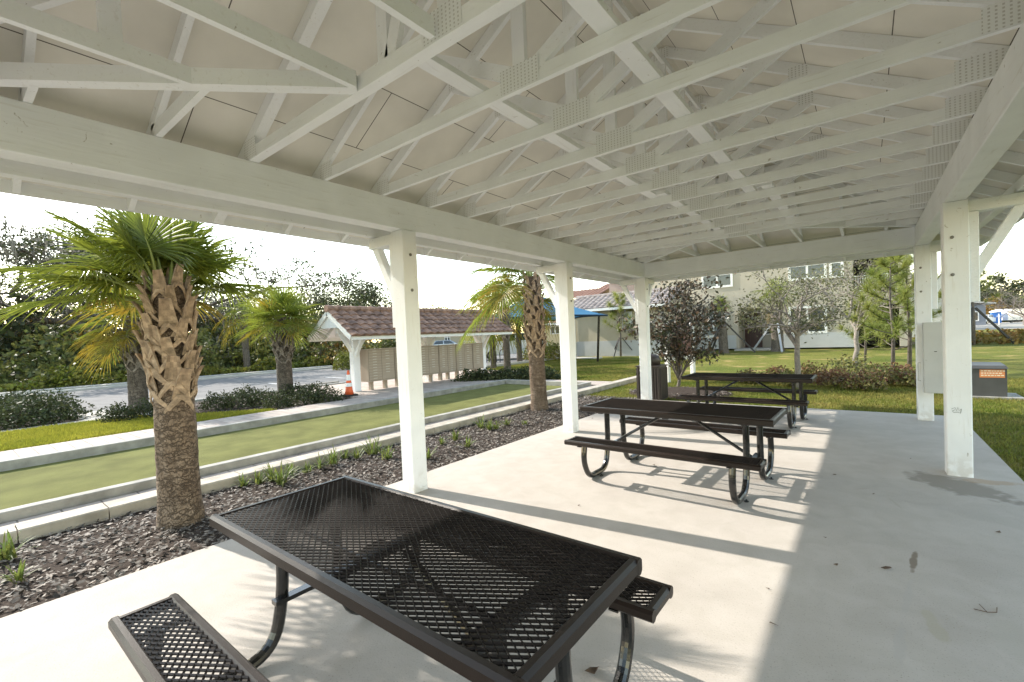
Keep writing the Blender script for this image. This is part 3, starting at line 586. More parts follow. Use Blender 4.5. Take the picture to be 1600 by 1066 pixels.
# ================================================================ PALMS
def boots(r_at,z0,z1,n,size,flare,m,parent,lean):
    """split leaf bases: two curved legs clasping the trunk that merge into an outward bending, channelled stub"""
    V=[]; ga=2.39996
    def sheet(rows,nr,th):
        # rows: list of lists of points (same length); thickness along nr
        rows=[[np.array(p) for p in r] for r in rows]; inn=[[p-nr*th for p in r] for r in rows]; a=len(rows); c=len(rows[0])
        for i in range(a-1):
            for k in range(c-1):
                V.extend([rows[i][k],rows[i][k+1],rows[i+1][k+1],rows[i+1][k]]); V.extend([inn[i][k],inn[i+1][k],inn[i+1][k+1],inn[i][k+1]])
            V.extend([rows[i][0],rows[i+1][0],inn[i+1][0],inn[i][0]]); V.extend([rows[i][-1],inn[i][-1],inn[i+1][-1],rows[i+1][-1]])
        for k in range(c-1): V.extend([rows[-1][k],rows[-1][k+1],inn[-1][k+1],inn[-1][k]])
    for i in range(n):
        f=i/(n-1); z=z0+(z1-z0)*f+rng.normal(0,.01); th=i*ga+rng.normal(0,.10); r=r_at(z); s=size*(1-.35*f)*rng.uniform(.8,1.2)
        o=np.array([math.cos(th),math.sin(th),0]); tg=np.array([-math.sin(th),math.cos(th),0]); up=np.array([0,0,1.]); c=np.array(lean(z)); fl=flare*rng.uniform(.4,1.4)
        wb=s*rng.uniform(.24,.30); cut=rng.normal(0,.12); tw=rng.normal(0,.06)
        rows=[]
        for a in range(6):
            t=a/5; ctr=c+o*(r+.012+fl*s*(.25*t+.9*t**2.2))+up*(z+s*(.10+.95*t))+tg*tw*s*t; w=wb*(1-.42*t)
            rows.append([ctr+tg*w*k_+o*(.07*s*k_*k_*(.4+t))+up*(cut*k_*s*.3*(t**4)) for k_ in (-1,-.5,0,.5,1)])
        sheet(rows,o*.9-up*.3,.011+.006*rng.random())
        for sg in (-1,1):
            rows=[]
            for a in range(6):
                t=a/5; an=th+sg*(s*.50/r)*(1-t)**1.15; rad=r+.004+.030*math.sin(t*1.9); oo=np.array([math.cos(an),math.sin(an),0]); tt=np.array([-math.sin(an),math.cos(an),0]); P_=c+oo*rad+up*(z-s*.50+s*.72*t**.9)
                w=s*(.055+.09*t); rows.append([P_-tt*w,P_+oo*.006,P_+tt*w])
            sheet(rows,o,.010)
    return fastmesh('leaf_boots',np.array(V),4,m,parent)
def frond(parent,P0,az,el,lp,lb,m,nseg=36,droop=.35,name='frond'):
    d=np.array([math.cos(az)*math.cos(el),math.sin(az)*math.cos(el),math.sin(el)]); up=np.array([0,0,1.])
    # petiole arc
    n=7; pts=[]; p=np.array(P0,float); dd=d.copy()
    for i in range(n):
        pts.append(p.copy()); p=p+dd*lp/(n-1); dd=dd-up*(.035+.05*math.cos(el)); dd/=np.linalg.norm(dd)
    t=dd; s=np.cross(t,up); s/=np.linalg.norm(s)+1e-9; nn=np.cross(s,t); roll=rng.normal(0,.25); s2=s*math.cos(roll)+nn*math.sin(roll); nn=np.cross(s2,t); s=s2
    end=pts[-1]; V=[]
    sag=rng.uniform(.75,1.25)*droop
    for k in range(nseg):
        a=(-1+2*k/(nseg-1))*math.radians(118)+rng.normal(0,.02); back=max(0,abs(a)-1.2)
        dr=math.cos(a)*t+math.sin(a)*s; L=lb*(.70+.30*math.cos(a*.8))*rng.uniform(.9,1.06)
        start=end-t*0.+t*lb*.30*max(0,math.cos(a))**1.5-up*.06*max(0,math.cos(a))
        wmax=lb*.031; q=np.cross(dr,nn); fs=(0,.30,.58,.82,1.0); ws=(.30,1.0,.85,.55,.06); row=[]
        cup=nn*(.10*L*abs(math.sin(a)))
        kk=rng.uniform(.7,1.3)
        for f,w in zip(fs,ws):
            c=start+dr*L*f+cup*math.sin(f*2.2)-up*(sag*kk*L*f**2.6)
            fold=nn*wmax*w*.55*(1 if f>0 else .3)
            row.append((c-q*wmax*w*.62+fold,c,c+q*wmax*w*.62+fold))
        for i in range(4):
            (a0,b0,c0),(a1,b1,c1)=row[i],row[i+1]; V+=[a0,b0,b1,a1,b0,c0,c1,b1]
    V=np.array(V)
    o=fastmesh(name,V,4,m,parent)
    g=MB(); g.tube(pts+[end+t*lb*.28-up*.05],[.022,.018,.015,.013,.012,.011,.010,.004] ,5); g.build('petiole',PETI,o); return o
def palm(loc,label,zb0,zb1,r0,rt,rb,nb,bs,nfr,lp,lb,nseg=36,bm=BOOT,group=None,yel=.12,flare=.5,leanv=(0,0),els=(-35,80),droop=.35,cat='palm tree',azs=None,tz=None):
    T=thing('palm_tree',loc,label,cat,group)
    lean=lambda z:(leanv[0]*z,leanv[1]*z,0)
    prof=[];n=46
    def rr(z): return r0*(1+.22*math.exp(-z/.12)) if z<zb0 else rt
    for i in range(n):
        z=-.08+(zb1+.08)*i/(n-1); f=max(0,min(1,(z-zb0*.7)/max(.01,zb0*.6))); r=(r0*(1-f*.08)+0)*(1+.20*math.exp(-max(z,0)/.13)) if z<zb0 else r0*.9+(rt-r0*.9)*(z-zb0)/(zb1-zb0)
        prof.append((r*(1+.012*math.sin(i*2.4)+.01*math.sin(i*5.1)),z))
    k=40; m=MB(); V=[];F=[]
    for r,z in prof:
        lx,ly,_=lean(z)
        for j in range(k):
            an=2*math.pi*j/k; q=r*(1+.018*math.sin(an*3+z*2)+.010*math.sin(an*11+z*7+math.sin(z*19)))
            V.append((lx+q*math.cos(an),ly+q*math.sin(an),z))
    for i in range(n-1):
        for j in range(k): F.append((i*k+j,i*k+(j+1)%k,(i+1)*k+(j+1)%k,(i+1)*k+j))
    m.add(V,F); tr=m.build('trunk',TRUNK if bm is BOOT else TRUNKG,T,True)
    if nb: boots(lambda z:rt+(rb-rt)*max(0,math.sin(math.pi*min(1,(z-zb0)/(zb1-zb0)*.85+.1))),zb0,zb1,nb,bs,flare,bm,tr,lean)
    top=np.array(lean(zb1))+np.array([0,0,zb1])
    for i in range(nfr):
        f=(i+.5)/nfr; el=math.radians(els[1]+(els[0]-els[1])*f**.9)+rng.normal(0,.08); az=i*2.39996+rng.normal(0,.15)
        if tz and math.cos(az)>.25: az=math.pi-az
        mm=FRONDY if rng.random()<(yel*2.2*f) else FROND
        frond(T,top+np.array([math.cos(az),math.sin(az),0])*rt*.5-np.array([0,0,.25*f]),az,el,lp*rng.uniform(.8,1.15)*(.75+.4*f),lb*rng.uniform(.88,1.08),mm,nseg,droop*(.7+.8*f))
    return T

p=G(284,815,-.03)
palm(p,'big foreground palm in the mulch bed at the left, split tan boots on its trunk',1.16,2.24,.165,.125,.175,44,.275,30,.44,.61,42,group=None,yel=.12,flare=.24,els=(30,88),droop=.25,leanv=(0,0),tz=1)
p=G(843,640,-.03)
palm(p,'palm at the far end of the mulch bed, crosshatched boots high up its trunk',1.22,2.90,.175,.14,.185,64,.25,20,.72,.85,38,yel=.1,flare=.25,els=(-12,80),leanv=(-.022,.0),droop=.26,tz=1)
p=G(218,645,.06)
palm(p,'palm with yellow lower fronds, just left of the big foreground palm trunk',1.15,2.35,.20,.15,.24,40,.26,34,.42,.70,30,BOOTG,yel=.5,flare=.35,els=(-28,86),droop=.20)
p=G(447,622,.06)
palm(p,'round headed palm among the low shrubs, between the big palm and the mailbox shelter',1.10,2.40,.21,.16,.25,40,.24,36,.34,.72,30,BOOTG,yel=.10,flare=.4,els=(-4,88),droop=.13)
GP='palms behind the putting green'
p=G(771,575); palm(p,'slim leftmost palm of the three by the blue shade canopy',.9,2.6,.125,.10,.15,40,.26,16,.9,1.1,24,BOOTG,group=GP,yel=.3,els=(-30,80))
p=G(793,579); palm(p,'palm with thick boots, middle of the three by the blue shade canopy',1.5,2.9,.16,.13,.20,44,.28,18,.9,1.2,24,BOOTG,group=GP,yel=.3,els=(-30,80))
p=G(812,566); palm(p,'farthest palm of the three by the blue canopy, bare brown trunk',2.2,3.2,.165,.13,.19,24,.28,16,.9,1.3,24,BOOTG,group=GP,yel=.3,els=(-30,80))
def stakes(P,h,r,n,label,az0=.4,th=.05,m=WOODST,group='tree support stakes'):
    for i in range(n):
        az=az0+i*2*math.pi/n; g=MB(); g.bar((P[0]+math.cos(az)*r,P[1]+math.sin(az)*r,-.02),(P[0]+math.cos(az)*.12,P[1]+math.sin(az)*.12,h),th,th,(0,0,1) if True else 0)
        tag(g.build('support_stake',m),label,'stake',group)
p=G(1131,551); pb=palm(p,'small staked palm before the pale lower windows, left of the arched house door',1.9,3.25,.27,.15,.24,30,.30,16,.12,.62,20,BOOTG,group='staked palms before the house',els=(0,85),droop=.5,yel=.02,leanv=(-.035,0))
stakes(p,1.9,1.75,3,'slanting dark stake propping the small palm left of the arched door',.15,.09)
p=G(1215,548); palm(p,'staked palm right of the arched door, its top behind the young oak',1.9,3.6,.33,.2,.3,30,.30,12,.4,1.0,20,BOOTG,group='staked palms before the house',els=(0,85),droop=.5,yel=.02)
stakes(p,1.9,1.5,3,'pale stake propping the palm right of the arched door',2.9,.10,mat('pale_stake',(.35,.36,.38),.8))
# ================================================================ BROADLEAF TREES
def leafquads(C_,size,flat=0.,aspect=.5):
    n=len(C_); a=rng.normal(size=(n,3)); a[:,2]*=(1-flat); a/=np.linalg.norm(a,axis=1)[:,None]; b_=rng.normal(size=(n,3)); b_=b_-a*(a*b_).sum(1)[:,None]; b_/=np.linalg.norm(b_,axis=1)[:,None]
    L=(size*rng.uniform(.6,1.3,n))[:,None]; w=L*aspect
    return np.stack([C_-a*L*.5,C_+b_*w*.5,C_+a*L*.5,C_-b_*w*.5],1).reshape(-1,3)
def grow(h,spread,r,levels,nprim,up=.5,clear=.35,wob=.18,base=(0,0,0)):
    """returns branch polylines and tip points"""
    br=[];tips=[]
    def seg(p,d,L,rad,lv):
        n=5; pts=[p.copy()]; q=p.copy(); dd=d.copy()
        for i in range(n):
            dd=dd+rng.normal(0,wob,3)+np.array([0,0,.03*up]); dd/=np.linalg.norm(dd); q=q+dd*L/n; pts.append(q.copy())
        br.append((pts,[rad*(1-.65*i/n) for i in range(n+1)]))
        if lv<=0: tips.extend(pts[2:]); return
        if lv<=1: tips.append(pts[-1])
        for k in range(rng.integers(3,5)):
            i=rng.integers(2,n+1); az=rng.uniform(0,6.283); side=np.array([math.cos(az),math.sin(az),rng.uniform(-.25,.7)*up+.1])
            nd=dd*.65+side*.8; nd/=np.linalg.norm(nd); seg(pts[i],nd,L*rng.uniform(.5,.72),rad*.5,lv-1)
    n=6; pts=[np.array(base,float)+np.array([0,0,-.1])]; 
    for i in range(1,n): pts.append(pts[-1]+np.array([rng.normal(0,.02*h*.3),rng.normal(0,.02*h*.3),h*clear/(n-1)]))
    br.append((pts,[r*(1-.3*i/n) for i in range(n)]))
    t=pts[-1]
    for k in range(nprim):
        az=k*2.4+rng.uniform(-.4,.4); e=rng.uniform(.25,.95) if k else 1.45
        d=np.array([math.cos(az)*math.cos(e)*spread,math.sin(az)*math.cos(e)*spread,math.sin(e)*(1+up*.3)]); L=np.linalg.norm(d)*h*(1-clear)*.62; d/=np.linalg.norm(d)
        seg(pts[-1-rng.integers(0,2)],d,L,r*.55,levels)
    return br,np.array(tips)
def tree(loc,label,h,spread,r,nleaf,size,lm,bm=BARK,levels=2,nprim=6,clump=.35,group=None,up=.5,clear=.3,name='broadleaf_tree',cat='tree',moss=0,lm2=None,k=6,aspect=.5,wob=.18,minr=.0,fill=None):
    T=thing(name,loc,label,cat,group); br,tips=grow(h,spread,r,levels,nprim,up,clear,wob)
    top=max(tips[:,2].max(),.1); sc=h/top; 
    g=MB()
    for pts,rad in br:
        if max(rad)>minr: g.tube([p*[sc,sc,sc] for p in pts],rad,k,False)
    g.build('trunk',bm,T,True); tips=tips*sc
    idx=rng.integers(0,len(tips),nleaf); C_=tips[idx]+rng.normal(0,clump,(nleaf,3))*np.array([1,1,.7])
    C_=C_[C_[:,2]>.12]
    if lm2 is not None:
        s=rng.random(len(C_))<.35; fastmesh('crown',leafquads(C_[s],size,0,aspect),4,lm2,T); C_=C_[~s]
    fastmesh('crown',leafquads(C_,size,0,aspect),4,lm,T)
    if moss:
        t=tips[rng.integers(0,len(tips),moss)]+rng.normal(0,.25,(moss,3)); L=rng.uniform(.4,1.6,moss)
        V=[]
        for c,l_ in zip(t,L):
            for q in range(4):
                o=rng.normal(0,.10,3); a=c+o; w=.035; az=rng.uniform(0,3.14); s=np.array([math.cos(az),math.sin(az),0])*w; e=a+np.array([rng.normal(0,.08),rng.normal(0,.08),-l_*rng.uniform(.5,1)])
                V+=[a-s,a+s,e+s*.3,e-s*.3]
        fastmesh('hanging_moss',np.array(V),4,L_GREY,T)['kind']='stuff'
    return T
# big mossy live oak behind the road, over the palms
P=AT(215,560,34.); P[2]=-.05
tree(P,'large live oak hung with moss, its dark limbs showing behind the big foreground palm',12.5,2.0,.5,26000,.24,L_DARK,BARK,3,9,.42,None,.25,.30,'live_oak','tree',420,L_GREY,6)
# far trees beyond the road
GF='trees of the wood beyond the road'
wood=[ # px, distance, top py, width px, material, label
 (12,30,470,110,L_DARK,L_ORG,'dark tree with rusty leaves at the far left edge'),
 (60,40,500,140,L_GREEN,None,'low rounded green tree at the left, under open sky'),
 (120,46,452,150,L_DARK,None,'flat topped tree rising behind the yellow fronded palm'),
 (165,31,520,90,L_ORG,L_YEL,'orange leaved small tree behind the yellow fronded palm'),
 (105,29,530,90,L_GREEN,L_YEL,'bushy yellow green tree at the left roadside'),
 (300,34,520,110,L_YEL,L_GREEN,'sunlit yellow green thicket tree right of the big palm trunk'),
 (350,48,455,110,L_DARK,None,'dark tree between the big palm and the round headed palm'),
 (365,36,500,70,L_GREEN,None,'slender green tree close behind the round headed palm'),
 (430,44,450,120,L_GREEN,L_DARK,'mixed green tree directly behind the round headed palm'),
 (500,58,418,150,L_DARK,L_GREEN,'tall dark oak left of the mailbox shelter ridge'),
 (568,66,428,120,L_DARK,None,'tall dark oak behind the mailbox shelter, next to the first post'),
 (470,38,500,100,L_GREEN,L_YEL,'lower green tree behind the left gable of the mailbox shelter'),
 (535,36,540,110,L_ORG,L_GREEN,'low reddish gold tree seen under the mailbox shelter roof'),
 (610,42,540,110,L_GREEN,None,'dark green tree seen under the middle of the shelter roof'),
 (690,90,475,60,L_YEL,None,'distant pale green treetop above the shelter roof'),
 (28,60,505,120,L_GREEN,None,'distant grey green treetops on the left skyline'),
 (250,40,560,90,L_GREEN,L_YEL,'bright low tree between the two left palms'),
 (400,33,560,90,L_YEL,L_GREEN,'sunny low tree at the road edge behind the round headed palm')]
for px,d,tpy,wpx,m1,m2,lab in wood:
    P=AT(px,555-px*.042,d); P[2]=-.05; h=(ZAT(px,tpy,P)); wd=wpx*d/CF/2
    tree(P,lab,max(h,2.2),min(2.2,wd/max(h,2)*1.6),.10+.018*h,int(3600+wd*h*60),.13+d*.0042,m1,BARK,2,7,wd*.17,GF,.4,.22,'wood_tree','tree',60 if m1 is L_DARK else 20,m2,5)
# palm deep in the wood
p=G(385,590); p=AT(385,545,30); p[2]=0; palm(p,'dark old palm with a bare leaning trunk inside the wood',3.0,4.0,.20,.18,.22,20,.3,14,.7,1.1,18,BOOTG,yel=.5,els=(-50,70),droop=.6,leanv=(-.06,0))
# undergrowth along the far side of the road
def mass(label,x0,x1,y0,y1,h,n,size,m,name='undergrowth',zf_=None):
    C_=np.stack([rng.uniform(x0,x1,n),rng.uniform(y0,y1,n),rng.random(n)],1)
    hh=h*(.55+.45*np.sin(C_[:,0]*1.1+C_[:,1]*.9)*np.sin(C_[:,1]*.37+1.3)+.25*np.sin(C_[:,1]*1.9)); C_[:,2]=C_[:,2]*np.clip(hh,.3,None)
    return tag(fastmesh(name,leafquads(C_,size,0,.55),4,m),label,'undergrowth',None,'stuff')
mass('dark green undergrowth filling the foot of the wood beyond the road',-36,-28.5,-12,19,3.0,15000,.34,L_GREEN)
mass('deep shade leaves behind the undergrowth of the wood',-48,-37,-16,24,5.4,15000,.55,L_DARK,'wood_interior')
mass('bright weeds along the far road verge',-29.5,-27.6,-12,19,.9,9000,.22,L_YEL,'verge_weeds')
# three clipped round shrubs beyond the road
for i,(px,lab) in enumerate(((535,'clipped round grassy shrub, left one of three beyond the road by the cone'),(543,'clipped round grassy shrub, middle one of three beyond the road'),(551,'clipped round grassy shrub, right one of three beyond the road'))):
    P=AT(px,560,28+i*1.5); P[2]=0; T=thing('round_shrub',P,lab,'shrub','round shrubs beyond the road'); n=900
    a=rng.normal(size=(n,3)); a/=np.linalg.norm(a,axis=1)[:,None]; a[:,2]=abs(a[:,2]); fastmesh('leaves',leafquads(a*np.array([.6,.6,1.1])*rng.uniform(.6,1,(n,1)),.2,0,.3),4,L_YEL,T); MB().tube([(0,0,-.05),(0,0,.4)],.04,6).build('stem',BARK,T)
# ---- low shrubs
def shrub(P,label,r,h,n,size,m,group,name='low_shrub',m2=None,cat='shrub',aspect=.5):
    T=thing(name,P,label,cat,group); a=rng.normal(size=(n,3)); a/=np.linalg.norm(a,axis=1)[:,None]; a[:,2]=abs(a[:,2])
    lob=1+.22*np.sin(a[:,0]*5+P[0]*7)*np.sin(a[:,1]*6+P[1]*5); C_=a*(rng.uniform(.25,1,(n,1))**.5)*lob[:,None]*np.array([r,r,h])+np.array([0,0,.03])
    if m2 is not None: s=rng.random(n)<.4; fastmesh('leaves',leafquads(C_[s],size,0,aspect),4,m2,T); C_=C_[~s]
    fastmesh('leaves',leafquads(C_,size,0,aspect),4,m,T)
    g=MB()
    for k in range(6):
        az=k*1.05; g.tube([(0,0,-.03),(math.cos(az)*r*.3,math.sin(az)*r*.3,h*.4),(math.cos(az)*r*.6,math.sin(az)*r*.6,h*.75)],[.012,.008,.003],4,False)
    g.build('stems',BARK,T); return T
GS='dark glossy low shrubs beside the road'
for px,py,lab in ((30,668,'dark shrub at the left frame edge beside the walkway, largest of its clump'),(70,660,'dark shrub next to the walkway, right end of the far left clump'),(15,650,'dark shrub behind the far left clump'),(60,648,'rear shrub of the far left clump, nearest the road')):
    shrub(G(px,py,.06),lab,.85,.62,1700,.085,L_SHR,GS)
for px,py,r,lab in ((185,662,.34,'small low shrub left of the yellow fronded palm trunk'),(232,655,.4,'low shrub in front of the yellow fronded palm trunk'),(262,650,.36,'low shrub just left of the big palm trunk'),
    (340,640,.4,'low shrub first to the right of the big palm trunk'),(375,637,.42,'low shrub second to the right of the big palm trunk'),(410,634,.42,'low shrub left of the round headed palm trunk'),
    (435,640,.36,'front shrub at the foot of the round headed palm'),(478,632,.45,'low shrub right of the round headed palm trunk'),(512,630,.42,'last low shrub before the traffic cone'),(490,622,.4,'rear shrub behind the last two of the row'),(460,622,.4,'rear shrub beside the round headed palm, road side'),(385,626,.4,'rear shrub halfway along the bed, road side')):
    shrub(G(px,py,.07),lab,r,.42,1100,.06,L_SHR,GS)
GS2='shrubs in the row behind the court end'
for i,px in enumerate((735,750,766,783,800,818,836,852)):
    shrub(G(px,600-i*.8,0),'dark shrub, number %s from the left in the row at the far court end'%('one two three four five six seven eight'.split()[i]),.60,.46,1100,.09,L_SHR,GS2)
# croton and bronze bed behind the far table
GC='mixed bushes in the bed behind the far table'
for px,py,r,h,m1,m2,lab in ((1170,592,.42,.40,L_RED,L_CRO,'small bronze bush left of the young oak trunk'),(1215,590,.5,.50,L_RED,L_CRO,'bronze bush just left of the young oak trunk'),(1235,596,.4,.45,L_CRO,None,'green bush at the foot of the young oak'),(1268,586,.5,.55,L_CRO,L_RED,'bush behind the right end of the far table'),
     (1305,597,.55,.5,L_RED,None,'deep red bush right of the far table'),(1330,585,.7,.8,L_CRO,L_OLIVE,'tall yellow green bush, biggest in the bed'),(1350,602,.5,.45,L_RED,L_CRO,'low bronze bush in front of the tallest bush'),(1378,594,.55,.6,L_CRO,L_RED,'olive bush left of the pines'),(1408,592,.5,.55,L_RED,None,'red bush at the foot of the twin pines'),(1428,597,.45,.45,L_CRO,L_RED,'green bush against the far right post')):
    shrub(G(px,py+5),lab,r*.92,h*.78,950,.085,m1,GC,'croton_bush',m2)
# shrubs by the houses
GH='foundation shrubs along the houses'
for px,py,lab in ((918,549,'clump under the tan wall, beside the second post'),(938,549,'clump under the tan wall, second from the post'),(957,548,'clump left of the small pine'),(984,547,'clump right of the small pine'),(1095,544,'low clump under the pale lower window, left'),(1110,543,'low clump under the pale lower window, right'),(1150,542,'low clump left of the arched door'),(1245,541,'dark clump right of the staked palm'),(1268,540,'broad dark clump under the right ground window'),(1300,540,'clump left of the dark lower opening')):
    P=G(px,py); shrub(P,'green '+lab,.55,.85,500,.16,L_SHR,GH,'foundation_shrub',L_CRO)
for px,py,lab in ((832,562,'left'),(845,560,'second'),(858,560,'third'),(870,562,'right')):
    shrub(G(px,py),'yellow green hedge bush behind the palms, %s of the four'%lab,.8,1.1,800,.16,L_YEL,'yellow hedge behind the palms','hedge_bush',L_CRO)
# magnolia
P=G(1060,603); tree(P,'young magnolia with bronze glossy leaves just behind the far left corner post',3.4,.34,.055,3800,.13,L_MAG,BARK,2,10,.17,None,.8,.10,'magnolia','tree',0,mat('magnolia_leaf_back',(.11,.07,.04),.6,.2,5,island=.4,trans=.2),6,.45,.12)
P=G(1247,604); tree(P,'young live oak with thin olive crown behind the far table',3.25,.80,.075,3700,.075,L_OLIVE,BARKP,3,8,.15,None,.35,.45,'young_oak','tree',0,mat('grey_oak_leaves',(.20,.19,.13),.7,.2,4,island=.35,trans=.3),7,.5,.16)
P=G(1336,570); tree(P,'second young live oak, slimmer, behind the first and left of the pines',4.4,.9,.09,2400,.10,L_OLIVE,BARKP,3,8,.2,None,.35,.38,'young_oak','tree',0,None,7,.5,.16)
# pines: whorled branches tipped with needle tufts
def pine(P,label,h,r,nb,tuft,group=None,nl=.24,lo=.3,rs=1.,lm=L_PINE):
    T=thing('pine_tree',P,label,'pine tree',group); g=MB(); g.tube([(0,0,-.05),(.03,0,h*.35),(-.03,.03,h*.7),(0,0,h)],[r,r*.8,r*.5,r*.15],7)
    V=[]
    for i in range(nb):
        f=i/(nb-1); z=h*(lo+(1-lo)*f); az=i*2.4+rng.normal(0,.3); L=rs*h*.30*(1.05-f)**.7*rng.uniform(.7,1.1)+.12
        pts=[np.array([0,0,z])]; d=np.array([math.cos(az),math.sin(az),.2])
        for k in range(4): d[2]+=.12; pts.append(pts[-1]+d/np.linalg.norm(d)*L/4)
        g.tube(pts,[.018,.014,.011,.008,.005],4,False)
        for c in (pts[2],pts[3],pts[4],pts[4]+np.array([0,0,.08])):
            n=tuft; a=rng.normal(size=(n,3)); a+=d*.9+np.array([0,0,.45]); a/=np.linalg.norm(a,axis=1)[:,None]; b_=np.cross(a,rng.normal(size=(n,3))); b_/=np.linalg.norm(b_,axis=1)[:,None]
            s=nl*rng.uniform(.6,1.1,(n,1)); V.append(np.stack([c-b_*.006,c+b_*.006,c+a*s],1).reshape(-1,3))
    g.build('trunk',BARK,T,True); fastmesh('needles',np.vstack(V),3,lm,T); return T
pine(G(1395,585),'left of the twin pines with long bright needles, beside the far right post',3.25,.055,22,70,'pines',.32,.22,1.15)
pine(G(1421,583),'right of the twin pines, taller, touching the far right post in view',3.6,.06,24,70,'pines',.32,.24,1.0)
P=G(970,556); pine(P,'small slim pine alone on the lawn before the tan wall',3.9,.07,18,60,'pines',.5,.28,.85,L_PINE); stakes(P,1.2,1.0,3,'thin stake propping the slim pine before the tan wall',.5,.05)
P=G(1352,562); pine(P,'low feathery pine right of the slimmer young oak',2.6,.05,18,60,'pines',.40,.15,1.3)
P=G(1521,538); pine(P,'staked pine mostly hidden behind the near right post',4.4,.09,16,50,'pines',.4,.5,.8); stakes(P,2.1,1.8,3,'black stake of the pine behind the near right post',.3,.10)
# strap leaved plants in the mulch bed
GL='strap leaved plants in the mulch bed'
tufts=[(12,870,.8,1),(440,752,1.1,2),(405,752,.6,3),(455,738,.6,4),(520,722,.9,5),(583,706,1.15,6),(606,712,.7,7),(540,712,.5,8),(668,712,.7,9),(690,690,.4,10),(731,694,.6,11),(765,668,.75,12),(752,664,.9,13),(775,666,.6,14),(820,660,.4,15),(380,756,.5,16),(480,735,.5,17),(500,728,.7,18),(558,712,.6,19),(636,700,.7,20),(712,684,.7,21),(792,660,.6,22),(425,748,.8,23),(30,905,.5,24)]
labs=['tuft at the left frame edge beside the kerb','leafy tuft right above the foreground table corner','thin tuft left of the tuft above the table corner','pale tuft beside the kerb, behind the table corner','yellowish tuft halfway to the first post','full green tuft left of the first post','straw coloured tuft right beside the first post','tiny tuft near the kerb, left of the fuller one','tuft showing just right of the first post','tiny sprout near the kerb, right of the first post','small sprout in the open mulch between the first post and second palm','tuft close to the kerb, left of the second palm, right of a bigger one','biggest clump left of the second palm','low clump behind the biggest clump','small tuft at the foot of the second palm','small weedy tuft nearest the big palm','sparse tuft between two fuller ones by the table','arching tuft touching the kerb, left of the yellowish tuft','low tuft in front of the kerb joint, left of the fuller green tuft','spiky tuft partly hidden by the left side of the first post','bushy tuft at the kerb between the first post and the biggest clump','small upright tuft just left of the second palm trunk','dense tuft nearly touching the leafy one above the table corner','dry tuft in the mulch near the left frame edge']
for (px,py,s,i),lb in zip(tufts,labs):
    P=G(px,py+4,-.02); T=thing('strap_plant',P,'green '+lb if 'green' not in lb else lb,'plant',GL); V=[]
    for k in range(int(26*s)+8):
        az=rng.uniform(0,6.28); L=.30*s*rng.uniform(.6,1.2)+.05; e=rng.uniform(.5,1.4); w=.009; d=np.array([math.cos(az)*math.cos(e),math.sin(az)*math.cos(e),math.sin(e)]); q=np.array([-math.sin(az),math.cos(az),0]); p0=rng.normal(0,.03*s,3)*[1,1,0]; prev=None
        for j in range(5):
            f=j/4; c=p0+d*L*f-np.array([0,0,1])*L*.35*f**2.5*(1.5-e*.6); ww=w*(1-f)**.6+.0005; cur=(c-q*ww,c+q*ww)
            if prev: V+=[prev[0],prev[1],cur[1],cur[0]]
            prev=cur
    fastmesh('leaves',np.array(V),4,L_LIRI,T)

# ================================================================ TILE ROOFS
def tiles(parent,a,b_,up,rise_len,m,tw=.30,cl=.38,amp=.045,name='roof_tiles',thick=.03):
    """barrel tile surface: a->b_ along the eave, up = unit vector up the slope"""
    a=np.array(a,float); b_=np.array(b_,float); up=np.array(up,float); up/=np.linalg.norm(up); e=b_-a; L=np.linalg.norm(e); e/=L; n=np.cross(e,up); 
    if n[2]<0: n=-n
    nu=max(2,int(round(L/tw)))*6; nc=max(1,int(round(rise_len/cl))); V=[];F=[]
    for c in range(nc):
        for k,(f,hh) in enumerate(((0,thick),(1.06,0.0))):
            for i in range(nu+1):
                ph=(i%6)/6*2*math.pi; w=amp*(abs(math.sin(ph/2))**.8)
                V.append(a+e*L*i/nu+up*(c+f)*rise_len/nc+n*(w+hh))
        for i in range(nu+1):   # front lip
            ph=(i%6)/6*2*math.pi; V.append(a+e*L*i/nu+up*c*rise_len/nc+n*(amp*(abs(math.sin(ph/2))**.8)*.15-.005))
    s=nu+1
    for c in range(nc):
        o=c*3*s
        for i in range(nu): F.append((o+i,o+i+1,o+s+i+1,o+s+i)); F.append((o+2*s+i,o+2*s+i+1,o+i+1,o+i))
    return MB().add(V,F).build(name,m,parent)
def ridge(parent,a,b_,m,r=.09,name='ridge_tiles'):
    a=np.array(a,float);b_=np.array(b_,float); L=np.linalg.norm(b_-a); n=max(2,int(L/.36)); g=MB()
    for i in range(n):
        p=a+(b_-a)*i/n; q=a+(b_-a)*(i+1.12)/n; g.tube([p,q],[r*1.08,r*.88],8,True)
    return g.build(name,m,parent)
# ================================================================ MAILBOX SHELTER
SX=-8.4; sy0,sy1=3.96,11.1; ez,rz_=1.79,2.52; hw=1.12
ms=thing('mailbox_shelter',(0,0,0),'small white timber shelter with brown tiled gable roof over the mailboxes','shelter')
for y in (4.76,7.66,10.55):
    p=MB().box(SX-.11,SX+.11,y-.11,y+.11,.1,2.02,.01).build('post',TIMBER,ms)
    for s in (-1,1):
        g=MB(); g.bar((SX+s*.09,y,1.22),(SX+s*.52,y,1.86),.09,.09,(0,1,0)); g.bar((SX,y+s*.09,1.35),(SX,y+s*.48,1.92),.09,.09,(1,0,0)); g.build('knee_brace',TIMBER,ms)
    MB().bar((SX-.95,y,1.86),(SX+.95,y,1.86),.10,.12).build('cross_beam',TIMBER,ms)
MB().bar((SX,sy0+.25,2.0),(SX,sy1-.25,2.0),.14,.18).build('beam',TIMBER,ms)
dn=(rz_-ez)/hw
